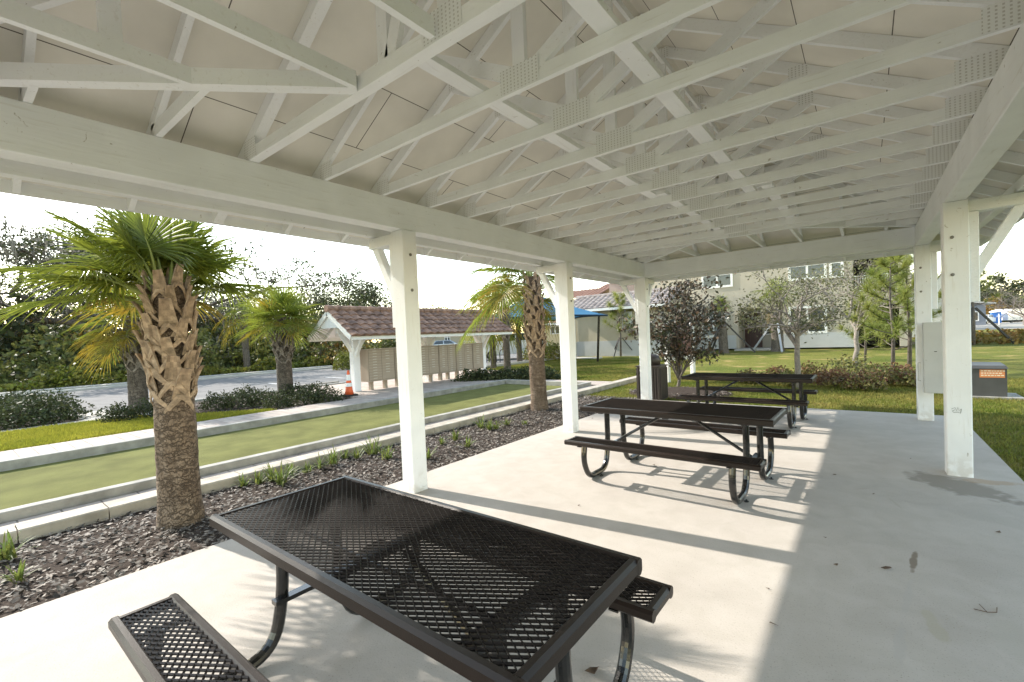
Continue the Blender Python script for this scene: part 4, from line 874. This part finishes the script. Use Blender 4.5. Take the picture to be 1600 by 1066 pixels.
for s in (-1,1):
    th=MB(); th.add([(SX,sy0,rz_),(SX+s*hw,sy0,ez),(SX+s*hw,sy1,ez),(SX,sy1,rz_),(SX,sy0,rz_+.03),(SX+s*hw,sy0,ez+.03),(SX+s*hw,sy1,ez+.03),(SX,sy1,rz_+.03)],[(0,1,2,3),(4,5,6,7),(0,1,5,4),(2,3,7,6),(1,2,6,5)]); th.build('roof_deck',TIMBER,ms)
    g=MB(); g.bar((SX,sy0-.02,rz_-.03),(SX+s*(hw+.02),sy0-.02,ez-.045),.04,.15,(0,0,1)); g.bar((SX,sy1+.02,rz_-.03),(SX+s*(hw+.02),sy1+.02,ez-.045),.04,.15,(0,0,1)); g.bar((SX+s*(hw+.02),sy0,ez-.03),(SX+s*(hw+.02),sy1,ez-.03),.035,.15); g.build('fascia',TRIM,ms)
    y=sy0+.5; g=MB()
    while y<sy1-.2: g.bar((SX+s*.02,y,rz_-.07),(SX+s*(hw-.02),y,ez-.055),.045,.09); y+=.6
    g.build('rafters',TIMBER,ms)
    L=math.hypot(hw+.08,rz_-ez); a=(SX+s*(hw+.08),sy0-.05,ez-.01); c=(SX+s*(hw+.08),sy1+.05,ez-.01)
    tiles(ms,a,c,(-s,0,dn),L,TILEB,.30,.30,.055,thick=.035)
ridge(ms,(SX,sy0-.06,rz_+.10),(SX,sy1+.06,rz_+.10),TILEB,.10)
for y in (sy0+.02,sy1-.02): g=MB(); g.poly([(SX-.75,y,ez+.26),(SX+.75,y,ez+.26),(SX,y,rz_-.05)],(0,.02,0)); g.build('gable_board',TIMBER,ms)
# mailbox units on legs
def mailbox(y,w,cols,rows,label,parcel):
    T=thing('mailbox_unit',(SX+.12,y,.12),label,'mailbox','beige mailbox units under the shelter')
    z0,z1=.27,1.27; d=.44
    MB().box(-d/2,d/2,0,w-.02,z0,z1,.006).build('cabinet',MBOX,T)
    for k in (.22,w-.26):
        MB().box(-.06,.06,k-.05,k+.05,0,z0).build('leg',MBOX,T)
    cw=(w-.06)/cols
    for face,s in ((d/2,1),):
        for c in range(cols):
            rr=rows if c in parcel else rows
            hh=(z1-z0-.08)/rr; dg=MB(); lb=MB(); r=0
            while r<rr:
                span=1
                if c in parcel and r in (0,): span=3 
                if c in parcel and r==rr//2+1: span=2
                za=z0+.04+r*hh; zb_=za+hh*span
                dg.box(face,face+.008,.02+c*cw+.008,.02+(c+1)*cw-.008,za+.004,zb_-.004); 
                lb.box(face+.008,face+.010,.02+c*cw+cw*.32,.02+c*cw+cw*.62,zb_-.035,zb_-.020)
                r+=span
            dg.build('door',MBOX,T); lb.build('number_label',MLAB,T)
        MB().box(face-.001,face+.002,.015,w-.035,z0+.03,z1-.03).build('seam_recess',MBOXD,T)
    return T
ys=4.98
for w,c,r,pc,lab in ((1.0,2,11,(1,),'beige mailbox unit nearest the traffic cone, its end panel in shade'),(.95,2,12,(),'beige mailbox unit, second from the cone, half behind the first pavilion post'),(.95,2,11,(1,),'beige mailbox unit in the middle, hidden by the first pavilion post'),(.85,2,13,(0,),'beige mailbox unit just right of the first pavilion post'),(.9,2,12,(1,),'beige mailbox unit, second last of the row'),(.62,1,13,(0,),'narrow beige mailbox unit at the far right end of the row')):
    mailbox(ys,w,c,r,lab,pc); ys+=w
# traffic cone
P=G(546,619,.12); c=thing('traffic_cone',P,'orange traffic cone with white collars beside the shelter post','traffic cone')
MB().box(-.17,.17,-.17,.17,0,.05,.01).build('base',RUBBER,c); MB().lathe([(.125,.05),(.10,.16),(.03,.70),(.022,.72)],k=20).build('cone_body',ORANGE,c,True)
MB().lathe([(.093,.27),(.080,.37)],k=20,cap=False).build('collar',CWHITE,c,True); MB().lathe([(.071,.44),(.050,.60)],k=20,cap=False).build('collar',CWHITE,c,True)
for n_,x,y in (('car stop nearer the cone',-12.9,6.0),('car stop beside the shelter post',-12.75,8.6)):
    m=MB(); m.bar((x,y-.85,.04),(x,y+.85,.04),.18,.13,(0,0,1),.03); tag(m.build('wheel_stop',KERB),'low concrete '+n_,'wheel stop','wheel stops in the parking bays')
# bike rack
P=G(735,566); r=thing('bike_rack',P,'low black looped bike rack on the kerb beyond the shrubs','bike rack'); 
for k in range(4):
    m=MB(); m.tube(pipe([(k*.85,0,0),(k*.85,0,.8),(k*.85+.55,0,.8),(k*.85+.55,0,0)],4),.03,6); m.build('hoop',RUBBER,r)
m=MB(); m.tube([(0,0,.45),(3.1,0,.45)],.025,6); m.build('rail',RUBBER,r)
# blue shade canopy
pc=G(851,566); z=0; D0=float(DEP((pc[0],pc[1],1.5)))
cen=AT(834,500,D0+1); cx,cy=cen[0],cen[1]; s=thing('shade_canopy',(cx,cy,0),'blue fabric pyramid shade canopy on dark poles behind the palms','shade canopy',rz=CYAW+.18)
he=2.55; R_=3.35; hp=4.15; m=MB(); V=[];F=[]; N=10
cor=[(-R_,-R_),(R_,-R_),(R_,R_),(-R_,R_)]
for q in range(4):
    a=np.array(cor[q]); c=np.array(cor[(q+1)%4]); base=len(V)
    for i in range(N+1):
        t=i/N; e=a*(1-t)+c*t; pull=1-.10*math.sin(math.pi*t)
        for j in range(7):
            u=j/6; V.append((e[0]*pull*(1-u),e[1]*pull*(1-u),he+.10*math.sin(math.pi*t)*(1-u)+(hp-he)*(u**1.18)))
    for i in range(N):
        for j in range(6): F.append((base+i*7+j,base+(i+1)*7+j,base+(i+1)*7+j+1,base+i*7+j+1))
m.add(V,F); m.build('canopy',BLUE,s,True)
m=MB()
for q in range(4):
    a=np.array(cor[q]); c=np.array(cor[(q+1)%4]); pts=[]
    for i in range(N+1):
        t=i/N; e=(a*(1-t)+c*t)*(1-.10*math.sin(math.pi*t)); pts.append((e[0],e[1],he+.10*math.sin(math.pi*t)-.03))
    m.tube(pts,.05,5)
m.build('hem',mat('dark_blue_hem',(.01,.03,.06),.6),s)
for q in cor: m=MB(); m.tube([(q[0]*.86,q[1]*.86,-.05),(q[0]*.9,q[1]*.9,he+.15)],.07,8); m.build('pole',DARKT,s)
# ================================================================ HOUSES
def window(parent,x0,x1,y,z0,z1,nv=2,nh=2,out=-1,m=GLASS,trim=.14):
    f=MB(); t=trim
    for a in ((x0-t,x1+t,z1,z1+t),(x0-t,x1+t,z0-t,z0),(x0-t,x0,z0,z1),(x1,x1+t,z0,z1)): f.box(a[0],a[1],min(y,y+out*.06),max(y,y+out*.06),a[2],a[3])
    yy=y+out*.035
    for i in range(1,nv): xm=x0+(x1-x0)*i/nv; f.box(xm-.06,xm+.06,min(y,yy),max(y,yy),z0,z1)
    for i in range(1,nh): zm=z0+(z1-z0)*i/nh; f.box(x0,x1,min(y,yy)+.002,max(y,yy)-.002,zm-.035,zm+.035)
    w=f.build('window',TRIM,parent); g=MB(); g.box(x0,x1,min(y,y+out*.012),max(y,y+out*.012),z0,z1); g.build('pane',m,w); return w
def arch_fill(mb,x0,x1,zs,zt,y0,y1,n=12):
    """masonry above a segmental arch springing at zs and crowned at zt"""
    xm=(x0+x1)/2; pts=[(x0+(x1-x0)*i/n) for i in range(n+1)]; f=lambda x: zs+(zt-zs)*math.sqrt(max(0,1-((x-xm)/((x1-x0)/2))**2))
    for i in range(n):
        a,c=pts[i],pts[i+1]; mb.add([(a,y0,f(a)),(c,y0,f(c)),(c,y0,zt+.001),(a,y0,zt+.001),(a,y1,f(a)),(c,y1,f(c)),(c,y1,zt+.001),(a,y1,zt+.001)],[(0,1,2,3),(7,6,5,4),(0,4,5,1)])
HY=31.5; hz=.06
hs=thing('town_house',(0,0,0),'large two storey beige stucco house with arched dark red door and railed balcony','house')
w=MB(); yb=HY+12
# facade split round the door recess and the balcony openings
w.box(-9.5,-3.15,HY,HY+.3,hz,8.6); w.box(-3.15,-1.15,HY,HY+.3,2.78,8.6); arch_fill(w,-3.15,-1.15,2.35,2.779,HY,HY+.3)
w.box(-1.15,3.05,HY,HY+.3,hz,8.6); w.box(3.05,5.6,HY,HY+.3,5.75,8.6); arch_fill(w,3.30,5.4,5.25,5.749,HY,HY+.3)
w.box(3.05,3.30,HY,HY+.3,hz,5.75); w.box(5.4,5.6,HY,HY+.3,hz,5.75); w.box(3.30,5.4,HY,HY+.3,2.55,3.35)
w.box(5.6,5.9,HY,yb,hz,8.6); w.box(-9.5,-9.2,HY+.3,yb,hz,8.6); w.box(-9.2,5.6,yb-.3,yb,hz,8.6)
w.box(-3.4,-3.15,HY+.3,HY+2.0,hz,3.0); w.box(-1.15,-.9,HY+.3,HY+2.0,hz,3.0); w.box(-3.15,-1.15,HY+1.7,HY+2,hz,3.0)
w.build('wall',STUC,hs)
v=MB(); v.box(3.06,5.58,HY+2.6,HY+2.9,hz,5.9); v.box(3.06,5.58,HY+.31,HY+2.6,2.6,2.7); v.box(3.06,5.58,HY+.31,HY+2.6,5.78,5.88); v.box(2.85,3.0,HY+.3,HY+2.9,hz,5.9); v.build('balcony_interior',VOID,hs)
d=MB().box(-3.05,-1.95,HY+1.62,HY+1.69,hz,2.55).build('door',DOORM,hs)
dd=MB()
for i in range(3): dd.box(-2.95+i*.35,-2.68+i*.35,HY+1.59,HY+1.615,.3,2.4)
dd.build('door_panel',DOORM,d)
window(hs,-1.75,-1.35,HY+1.69,1.0,2.4,1,1,m=GLASS,trim=.05)

bb=MB(); bb.box(-9.52,-3.3,HY-.045,HY-.002,hz,1.0); bb.box(-1.0,3.28,HY-.045,HY-.002,hz,1.0); bb.build('base_band',STUCG,hs)
tr=MB(); n=12
for i in range(n):
    t0,t1=math.pi*i/n,math.pi*(i+1)/n; P0=(-2.15+1.08*math.cos(t0),HY-.03,2.35+.50*math.sin(t0)); P1=(-2.15+1.08*math.cos(t1),HY-.03,2.35+.50*math.sin(t1)); tr.bar(P0,P1,.06,.14,(0,1,0))
tr.build('door_arch_trim',STUCL,hs)
window(hs,-5.35,-3.55,HY,4.55,6.1); window(hs,-5.5,-4.05,HY,1.05,2.6,2,2,m=GLASSB); window(hs,.05,1.85,HY,4.55,6.1); window(hs,.0,1.8,HY,1.1,2.6); window(hs,2.25,2.7,HY,4.5,6.1,1,2)
rl=MB(); rl.box(3.32,5.38,HY+.1,HY+.16,4.30,4.37); rl.box(3.32,5.38,HY+.1,HY+.16,3.42,3.48); x=3.4
while x<5.36: rl.box(x,x+.035,HY+.115,HY+.145,3.48,4.30); x+=.115
rl.build('balcony_railing',TRIM,hs)

rf=MB(); rf.add([(-10,HY-.6,8.6),(6.4,HY-.6,8.6),(6.4,yb+.6,8.6),(-10,yb+.6,8.6),(-4,HY+6,11),(.5,HY+6,11)],[(0,1,5,4),(1,2,5),(2,3,4,5),(3,0,4),(3,2,1,0)]); rf.build('roof',TILEG,hs)
MB().box(-3.2,-1.1,HY-1.2,HY+1.6,-.04,.055).build('doorstep',SIDE,hs)
# tan single storey wing with barrel tile roof and utility pipes
WY=25.3; wg=thing('tan_wing',(0,0,0),'single storey tan house wing with grey brown barrel tile roof behind the small pine','house')
m=MB(); m.box(-12.9,-6.0,WY,HY-.2,1.0,3.12); m.build('wall',STUCL,wg); MB().box(-12.93,-5.97,WY-.04,HY-.2,-.05,1.0).build('base_band',STUCG,wg)
tiles(wg,(-13.4,WY-.55,3.22),(-5.6,WY-.55,3.22),(0,1.,.42),2.55,TILEG,.42,.36,.075)
m=MB(); m.add([(-13.4,WY-.5,3.19),(-5.6,WY-.5,3.19),(-5.6,WY+2.0,4.2),(-13.4,WY+2.0,4.2),(-13.4,HY-.2,3.19),(-5.6,HY-.2,3.19)],[(0,1,2,3),(3,2,5,4),(0,3,4),(1,5,2)]); m.build('roof_structure',STUCL,wg)
ridge(wg,(-13.4,WY+1.85,4.28),(-5.6,WY+1.85,4.28),TILEG,.13)
MB().box(-13.45,-5.55,WY-.62,WY-.5,3.06,3.22).build('gutter',TRIM,wg); m=MB(); m.tube([(-12.55,WY-.08,3.1),(-12.55,WY-.08,.1)],.05,8); m.build('downpipe',TRIM,wg)
m=MB()
for k in (0,.16): m.tube([(-8.9+k,WY-.07,2.75),(-8.9+k,WY-.07,1.75-k),(-8.5,WY-.07,1.6-k),(-8.35,WY-.07,2.1),(-8.1,WY-.07,2.1)],.025,6)
m.build('conduit',PANEL,wg); MB().box(-8.75,-8.2,WY-.14,WY-.01,2.1,2.9).build('meter_box',PANEL,wg); MB().box(-8.45,-7.95,WY-.06,WY-.01,1.42,1.60).build('red_plaque',SIGNR,wg)
# taller mauve block and terracotta roofs behind the wing
mb_=thing('mauve_block',(0,0,0),'mauve stucco upper storey block rising behind the tan wing roof','building'); P=AT(952,450,44); P2=AT(1012,450,44)
m=MB(); m.box(P[0],P2[0]+3,P[1],P[1]+8,0,ZAT(952,441,P)); m.build('wall',STUCP,mb_); m=MB(); m.box(P[0]-.2,P2[0]+3.2,P[1]-.2,P[1]+8.2,ZAT(952,441,P),ZAT(952,437,P)); m.build('parapet',TILER,mb_)
tb=thing('terracotta_house',(0,0,0),'house with terracotta tiled roof in steps, left of the mauve block','house'); P=AT(893,462,50); Q=AT(948,462,50)
m=MB(); m.box(P[0]-2,Q[0],P[1],P[1]+9,0,ZAT(893,468,P)); m.build('wall',STUCY,tb)
zt_=ZAT(893,467,P); tiles(tb,(P[0]-2.5,P[1]-.5,zt_),(Q[0]+.3,P[1]-.5,zt_),(0,1,.32),3.6,TILER,.5,.45,.08); tiles(tb,(P[0]+1.8,P[1]+2.6,zt_+1.0),(Q[0]+.6,P[1]+2.6,zt_+1.0),(0,1,.30),2.4,TILER,.5,.45,.08)
m=MB(); m.box(P[0]+2,Q[0]+.4,P[1]+2.7,P[1]+8,zt_-.1,zt_+.98); m.build('upper_wall',STUCY,tb)
# cream entrance house behind the blue canopy and long tan block beyond the car park
def block(label,pxa,pxb,pyt,dist,m_w,m_r,wins,name='far_house',roofh=1.4,depth=10):
    T=thing(name,(0,0,0),label,'house','houses beyond the car park'); A=AT(pxa,545,dist); ang=math.atan2(0,1)
    B_=AT(pxb,545,dist*1.0); L=math.hypot(B_[0]-A[0],B_[1]-A[1]); T.location=(A[0],A[1],0); T.rotation_euler=(0,0,math.atan2(B_[1]-A[1],B_[0]-A[0]))
    h=ZAT((pxa+pxb)/2,pyt,(A+B_)/2); MB().box(0,L,0,depth,-.05,h).build('wall',m_w,T)
    tiles(T,(-.5,-.6,h),(L+.5,-.6,h),(0,1,.36),3.2,m_r,.6,.5,.09); MB().add([(-.5,-.6,h-.05),(L+.5,-.6,h-.05),(L+.5,2.5,h+1.05),(-.5,2.5,h+1.05),(L+.5,depth+.6,h-.05),(-.5,depth+.6,h-.05)],[(0,1,2,3),(3,2,4,5),(0,3,5),(1,4,2),(0,5,4,1)]).build('roof_structure',STUCL,T)
    MB().box(-.5,L+.5,-.68,-.6,h-.2,h+.02).build('fascia',TRIM,T)
    for (a,c,z0,z1,mm) in wins: window(T,a*L,c*L,0,z0,z1,2,2,m=mm,trim=.08)
    return T
b1=block('long tan house beyond the car park, seen above the mailboxes',655,770,513,58,STUCL,TILEB,[(.12,.2,1.2,2.4,GLASS),(.36,.42,1.1,2.5,GLASS),(.62,.9,.1,2.2,STUCY)],depth=9)
b2=block('cream house with small dark window behind the second palm',838,905,505,46,STUCY,TILER,[(.36,.55,1.7,3.1,GLASS)],depth=7)
m=MB(); m.box(4.9,5.3,-1.8,-1.4,0,3.0); m.box(2.6,5.3,-1.8,0,2.7,3.05); m.build('porch',STUCY,b2)
# building right of the balcony, seen through the pines
rb=thing('tiled_neighbour',(0,0,0),'pale grey neighbouring house with tiled porch roof seen through the twin pines','house'); P=AT(1392,520,41); Q=AT(1480,520,41)
m=MB(); m.box(P[0]-1,Q[0],P[1],P[1]+8,0,ZAT(1400,452,P)); m.build('wall',mat('white_stucco',(.62,.61,.58),.9,.04,2),rb); m=MB()
zt_=ZAT(1400,452,P); tiles(rb,(P[0]-1.4,P[1]-.5,zt_),(Q[0]-1.,P[1]-.5,zt_),(0,1,.5),3.0,TILEG,.45,.4,.09); MB().add([(P[0]-1.4,P[1]-.45,zt_-.1),(Q[0]-1,P[1]-.45,zt_-.1),(Q[0]-1,P[1]+2.3,zt_+1.2),(P[0]-1.4,P[1]+2.3,zt_+1.2)],[(0,1,2,3)]).build('soffit',TRIM,rb)
gb=thing('gabled_house',(0,0,0),'tan gabled house glimpsed between the two right hand posts','house'); P=AT(1453,520,60); Q=AT(1492,520,60)
za=ZAT(1453,455,P); m=MB(); m.poly([(P[0],P[1],0),(Q[0],P[1],0),(Q[0],P[1],za+3.6),(P[0],P[1],za)],(0,9,0)); m.build('wall',STUCP,gb); m=MB(); m.bar((P[0]-.3,P[1]-.3,za),(Q[0],P[1]-.3,za+3.9),.5,.25); m.build('rake',VOID,gb)
m=MB(); m.box(P[0]+.5,Q[0],P[1]-2.4,P[1]-.1,0,2.6); m.build('garage',TRIM,gb); MB().box(P[0]+1.3,Q[0]-.4,P[1]-2.45,P[1]-2.41,.05,2.1).build('garage_door',STUCP,gb)
# slate blue house, bare land, toilet, trucks far right
gh=thing('slate_house',(0,0,0),'slate blue house with shallow grey roof beside the near right post, far away','house'); P=AT(1510,500,84); Q=AT(1537,500,84)
zt_=ZAT(1520,476,P); MB().box(P[0]-3,Q[0],P[1],P[1]+10,-.05,zt_).build('wall',GREYH,gh); m=MB(); m.poly([(P[0]-4,P[1]-.8,zt_+.9),(Q[0]+1.2,P[1]-.8,zt_-.1),(Q[0]+1.2,P[1]-.8,zt_+.15),(P[0]-4,P[1]-.8,zt_+1.3)],(0,11,0)); m.build('roof',STUCG,gh); window(gh,P[0]+.8,P[0]+1.5,P[1],.9,2.4,1,1)
P=AT(1556,503,95); P[2]=-.02
t=thing('portable_toilet',P,'bright blue portable toilet with white roof on the far building land','portable toilet'); MB().box(-.9,.9,-.9,.9,.1,2.9,.05).build('cabin',TOILB,t); m=MB(); m.lathe([(1.25,0),(1.2,.25),(.8,.45),(.01,.55)],(0,0,2.9),12); m.build('roof',TRIM,t); t.scale=(.8,.8,.8)
def car(loc,label,paint,L=4.7,Wd=1.85,Hh=1.6,rz=0,cat='car',name='parked_car',kind=0,group='vehicles parked beyond the lawn'):
    T=thing(name,loc,label,cat,group,rz); h=Hh
    if kind==0: pr=[(-.5,.30),(-.49,.58),(-.46,.66),(-.28,.70),(-.17,.98),(.20,1.0),(.36,.72),(.47,.66),(.5,.5),(.5,.22),(-.5,.20)]
    else: pr=[(-.5,.30),(-.49,.60),(-.44,.66),(-.26,.68),(-.17,.98),(.06,1.0),(.12,.66),(.49,.66),(.5,.5),(.5,.22),(-.5,.20)]
    V=[];k=len(pr)
    for s,ins in ((-1,.0),(1,.0)):
        for x,z in pr: V.append((x*L,s*Wd/2*(1-.14*max(0,(z-.66)/.34)),z*h))
    MB().add(V,[tuple(range(k))[::-1],tuple(range(k,2*k))]+[(i,(i+1)%k,k+(i+1)%k,k+i) for i in range(k)]).build('body',paint,T)
    g=MB(); xs=[(-.235,.71),(-.155,.95),(.01,.965),(.01,.71)] ; xs2=[(.035,.71),(.035,.965),(.185,.96),(.30,.72)] if kind==0 else [(.03,.70),(.03,.95),(.055,.95),(.09,.70)]
    for sd2 in (-1,1):
        for q in (xs,xs2):
            g.add([(x*L,sd2*(Wd/2*(1-.14*max(0,(z-.66)/.34))+.006),z*h) for x,z in q],[(0,1,2,3)])
    def bq(x0,z0,x1,z1,off):
        a0=Wd/2*(1-.14*max(0,(z0-.66)/.34))*.88; a1=Wd/2*(1-.14*max(0,(z1-.66)/.34))*.88
        g.add([(x0*L+off,-a0,z0*h),(x0*L+off,a0,z0*h),(x1*L+off,a1,z1*h),(x1*L+off,-a1,z1*h)],[(0,1,2,3)])
    bq(-.268,.73,-.185,.95,-.012)
    if kind==0: bq(.34,.76,.225,.965,.012)
    g.build('windows',GLASS,T)
    for x in (-.31,.31):
        for sd2 in (-1,1):
            g=MB(); y=sd2*(Wd/2-.08); g.tube([(x*L,y-.11,.34),(x*L,y+.11,.34)],.34,18); wh=g.build('wheel',RUBBER,T); g=MB(); g.tube([(x*L,y+sd2*.112,.34),(x*L,y+sd2*.118,.34)],.21,14); g.build('rim',CHROME,wh)
    for sd2 in (-1,1): MB().box(-.5*L-.012,-.49*L,sd2*Wd*.30-.15,sd2*Wd*.30+.15,.48*h,.56*h).build('headlight',CWHITE,T); MB().box(.49*L,.5*L+.012,sd2*Wd*.36-.10,sd2*Wd*.36+.10,.50*h,.62*h).build('tail_light',ORANGE,T)
    return T
P=G(812,560); car((P[0]-.6,P[1],-.03),'large white car parked behind the three palms',CARW,5.2,1.95,1.85,CYAW+.12)
P=AT(762,540,47); car((P[0],P[1],-.03),'small white car farther back, left of the large white car',CARW,4.4,1.8,1.45,CYAW+.5)
P=AT(690,538,52); car((P[0],P[1],-.03),'silver car before the long tan house, seen over the mailboxes',CARS,4.5,1.8,1.5,CYAW+.3)
P=AT(1541,505,95); car((P[0],P[1],-.02),'white pickup left of the blue portable toilet',CARW,5.4,1.9,1.9,CYAW*1.5,'pickup truck','pickup_truck',1)
def van(px,label,d,L,h,m,rzz):
    P=AT(px,503,d); T=thing('box_truck',(P[0],P[1],0),label,'truck','vehicles parked beyond the lawn',rzz); MB().box(-L*.5,L*.28,-1.1,1.1,.55,h,.05).build('cargo_box',m,T); MB().box(L*.29,L*.5,-1.0,1.0,.5,h*.78,.12).build('cab',m,T); MB().box(L*.5,L*.5+.02,-.85,.85,h*.46,h*.7).build('windscreen',GLASS,T)
    for x in (-.32,.36):
        for s in (-1,1): g=MB(); g.tube([(x*L,s*.95-.12,.45),(x*L,s*.95+.12,.45)],.45,14); g.build('wheel',RUBBER,T)
van(1582,'white box truck right of the blue portable toilet',96,6.5,2.9,CARW,.9); van(1606,'white truck at the right frame edge, far away',100,8,2.5,CARW,.5)
P=AT(1561,500,80); m=MB(); m.tube([(P[0],P[1],-.05),(P[0],P[1],1.9)],.09,6); m.tube([(P[0]-.3,P[1],1.5),(P[0]+.3,P[1],1.5)],.05,5); tag(m.build('marker_post',TRIM),'thin pale marker post in front of the far toilet','post')
# far trees on the right
GR='trees along the far right skyline'
for px,d,tpy,wpx,m1,m2,lab in ((1555,120,428,60,L_DARK,None,'dark far tree right of the near right post, highest there'),(1590,125,440,50,L_GREEN,L_YEL,'green far tree at the right frame edge'),(1545,110,465,36,L_ORG,None,'rusty brown small far tree beside the slate house'),(1575,112,462,60,L_DARK,L_GREEN,'dark rounded far tree behind the blue toilet'),(1600,108,468,50,L_GREEN,None,'low green far tree at the right frame edge'),(1470,150,440,50,L_DARK,None,'far tree glimpsed between the right posts'),(1520,150,440,60,L_DARK,None,'far dark tree hidden by the near right post')):
    P=AT(px,497,d); P[2]=0; h=ZAT(px,tpy,P); wd=wpx*d/CF/2; tree(P,lab,h,min(2.2,wd/max(h,2)*1.7),.3,3600,.8,m1,BARK,2,7,wd*.17,GR,.4,.2,'far_tree','tree',0,m2,5)
P=AT(1600,497,70); P[2]=0; tree(P,'bare grey twiggy tree at the right edge against the sky',ZAT(1600,428,P),1.5,.16,300,.2,L_GREY,BARKP,4,8,.2,None,.4,.25,'bare_tree','tree',0,None,4)
mass('grey green thicket line on the far right horizon',15,75,160,175,6,9000,1.1,L_GREEN,'far_thicket')
mass('tree belt closing the horizon behind the houses',-60,15,90,110,7.5,14000,1.2,L_DARK,'far_thicket')
mass('reedy brown growth beyond the right lawn',7,22,34,48,.7,5000,.3,L_ORG,'rough_growth')
# sign board, litter bin, utility cabinet
A=G(1044,596); B_=G(1083,590); sg=thing('sign_board',(A[0],A[1],0),'white framed board with dark red panel behind the magnolia','sign',rz=math.atan2(B_[1]-A[1],B_[0]-A[0])); L=math.hypot(B_[0]-A[0],B_[1]-A[1]); hh=ZAT(1044,503,A)
for x in (0,L): MB().box(x-.06,x+.06,-.06,.06,-.05,hh,.006).build('post',TRIM,sg)
MB().box(.06,L-.06,-.03,.03,.62,.74).build('rail',TRIM,sg); MB().box(.07,L-.07,-.02,.02,.75,hh-.1).build('panel',SIGNR,sg)
P=(-.16,7.3,-.05); cn=thing('litter_bin',P,'dark brown square litter bin with domed lid behind the far left corner post','litter bin')
m=MB()
m.box(-.27,.27,-.25,.25,.03,.80,.02); m.build('body',CAN,cn); 
m=MB()
for i in range(9):
    for s in (-1,1): m.box(-.245+i*.058,-.215+i*.058,s*.262-.012,s*.262+.012,.06,.77); 
for i in range(8):
    for s in (-1,1): m.box(s*.282-.012,s*.282+.012,-.22+i*.058,-.19+i*.058,.06,.77)
m.build('slats',CAN,cn); MB().box(-.29,.29,-.27,.27,.80,.83,.01).build('lid_rim',CAN,cn); m=MB(); m.lathe([(.20,0),(.20,.15),(.17,.21),(.08,.25),(.01,.26)],(0,0,.83),18); m.build('lid_dome',CAN,cn,True)
P=G(1538,616); ub=thing('utility_cabinet',(P[0],P[1],-.05),'grey green utility cabinet with orange warning label on the right lawn','utility cabinet',rz=-.02)
A=G(1502,613); B_=G(1548,616)
m=MB(); m.poly([(-.34,-.30,0),(.28,-.30,0),(.28,.30,0),(-.34,.30,0)],(0,0,.62)); m.build('body',GREYBOX,ub); m=MB(); m.add([(-.36,-.32,.60),(.30,-.32,.60),(.30,.32,.60),(-.36,.32,.60),(-.33,-.28,.66),(.27,-.28,.66),(.27,.30,.69),(-.33,.30,.69)],[(0,1,5,4),(1,2,6,5),(2,3,7,6),(3,0,4,7),(4,5,6,7),(3,2,1,0)]); m.build('lid',GREYBOX,ub)
lb=MB().box(-.10,.25,-.304,-.3005,.42,.58).build('warning_label',LBL,ub); m=MB()
for r in range(3):
    x=-.08
    while x<.22: ww=random.uniform(.02,.045); m.box(x,x+ww,-.3062,-.3043,.545-r*.045,.565-r*.045); x+=ww+.012
m.build('label_lines',LBLW,lb)
MB().box(-.5,.5,-.42,.42,-.02,.045).build('pad',KERBG,ub)
# ================================================================ small litter on the slab
GD='bits of leaf litter on the slab'
LEAF=mat('dry_leaf',(.10,.06,.035),.7,.3,30); 
lit=[(1387,889,'dark leaf scrap in the middle of the shaded slab',.03),(1304,742,'small dark scrap near the edge of the sunlight',.018),(1423,717,'tiny dark scrap toward the near right post',.012),(1365,772,'tiny crumb on the shaded slab',.012),(1307,883,'pale curled scrap left of the dark leaf scrap',.018),(1561,832,'two toned scrap by the right edge',.02),(1209,976,'curled scrap in front of the bench end',.02),(1021,728,'curled brown leaf under the middle table',.045),(905,790,'lone crumb in the sunlit slab between the tables',.014),(928,1050,'twiggy scrap beneath the foreground table, by its right leg',.04),(1200,920,'small scrap at the light edge',.012),(1290,840,'crumb beyond the patch of sun',.010),(926,654,'scrap beside the second post shadow',.022)]
for px,py,lb_,s in lit:
    P=G(px,py,.004); V=[];k=7; az=rng.uniform(0,3); m=MB(); pts=[]
    for i in range(k):
        an=2*math.pi*i/k; r=s*(1 if i%2 else .6)*rng.uniform(.7,1.1); pts.append((r*math.cos(an)*1.4*math.cos(az)-r*.6*math.sin(an)*math.sin(az),r*math.cos(an)*1.4*math.sin(az)+r*.6*math.sin(an)*math.cos(az),rng.uniform(0,s*.4)))
    m.poly(pts,(0,0,.0015)); o=m.build('leaf_scrap',LEAF); o.location=P.tolist(); tag(o,lb_,'leaf litter',GD)
P=G(1545,955,.004); m=MB(); m.tube([(-.06,-.02,.002),(-.01,-.03,.006),(.03,.0,.004),(.04,.06,.003)],.0022,5); m.tube([(-.01,-.03,.006),(-.03,.05,.004)],.0018,5); o=m.build('twig',LEAF); o.location=P.tolist(); tag(o,'forked dry twig lying on the shaded slab near the right','twig',GD)
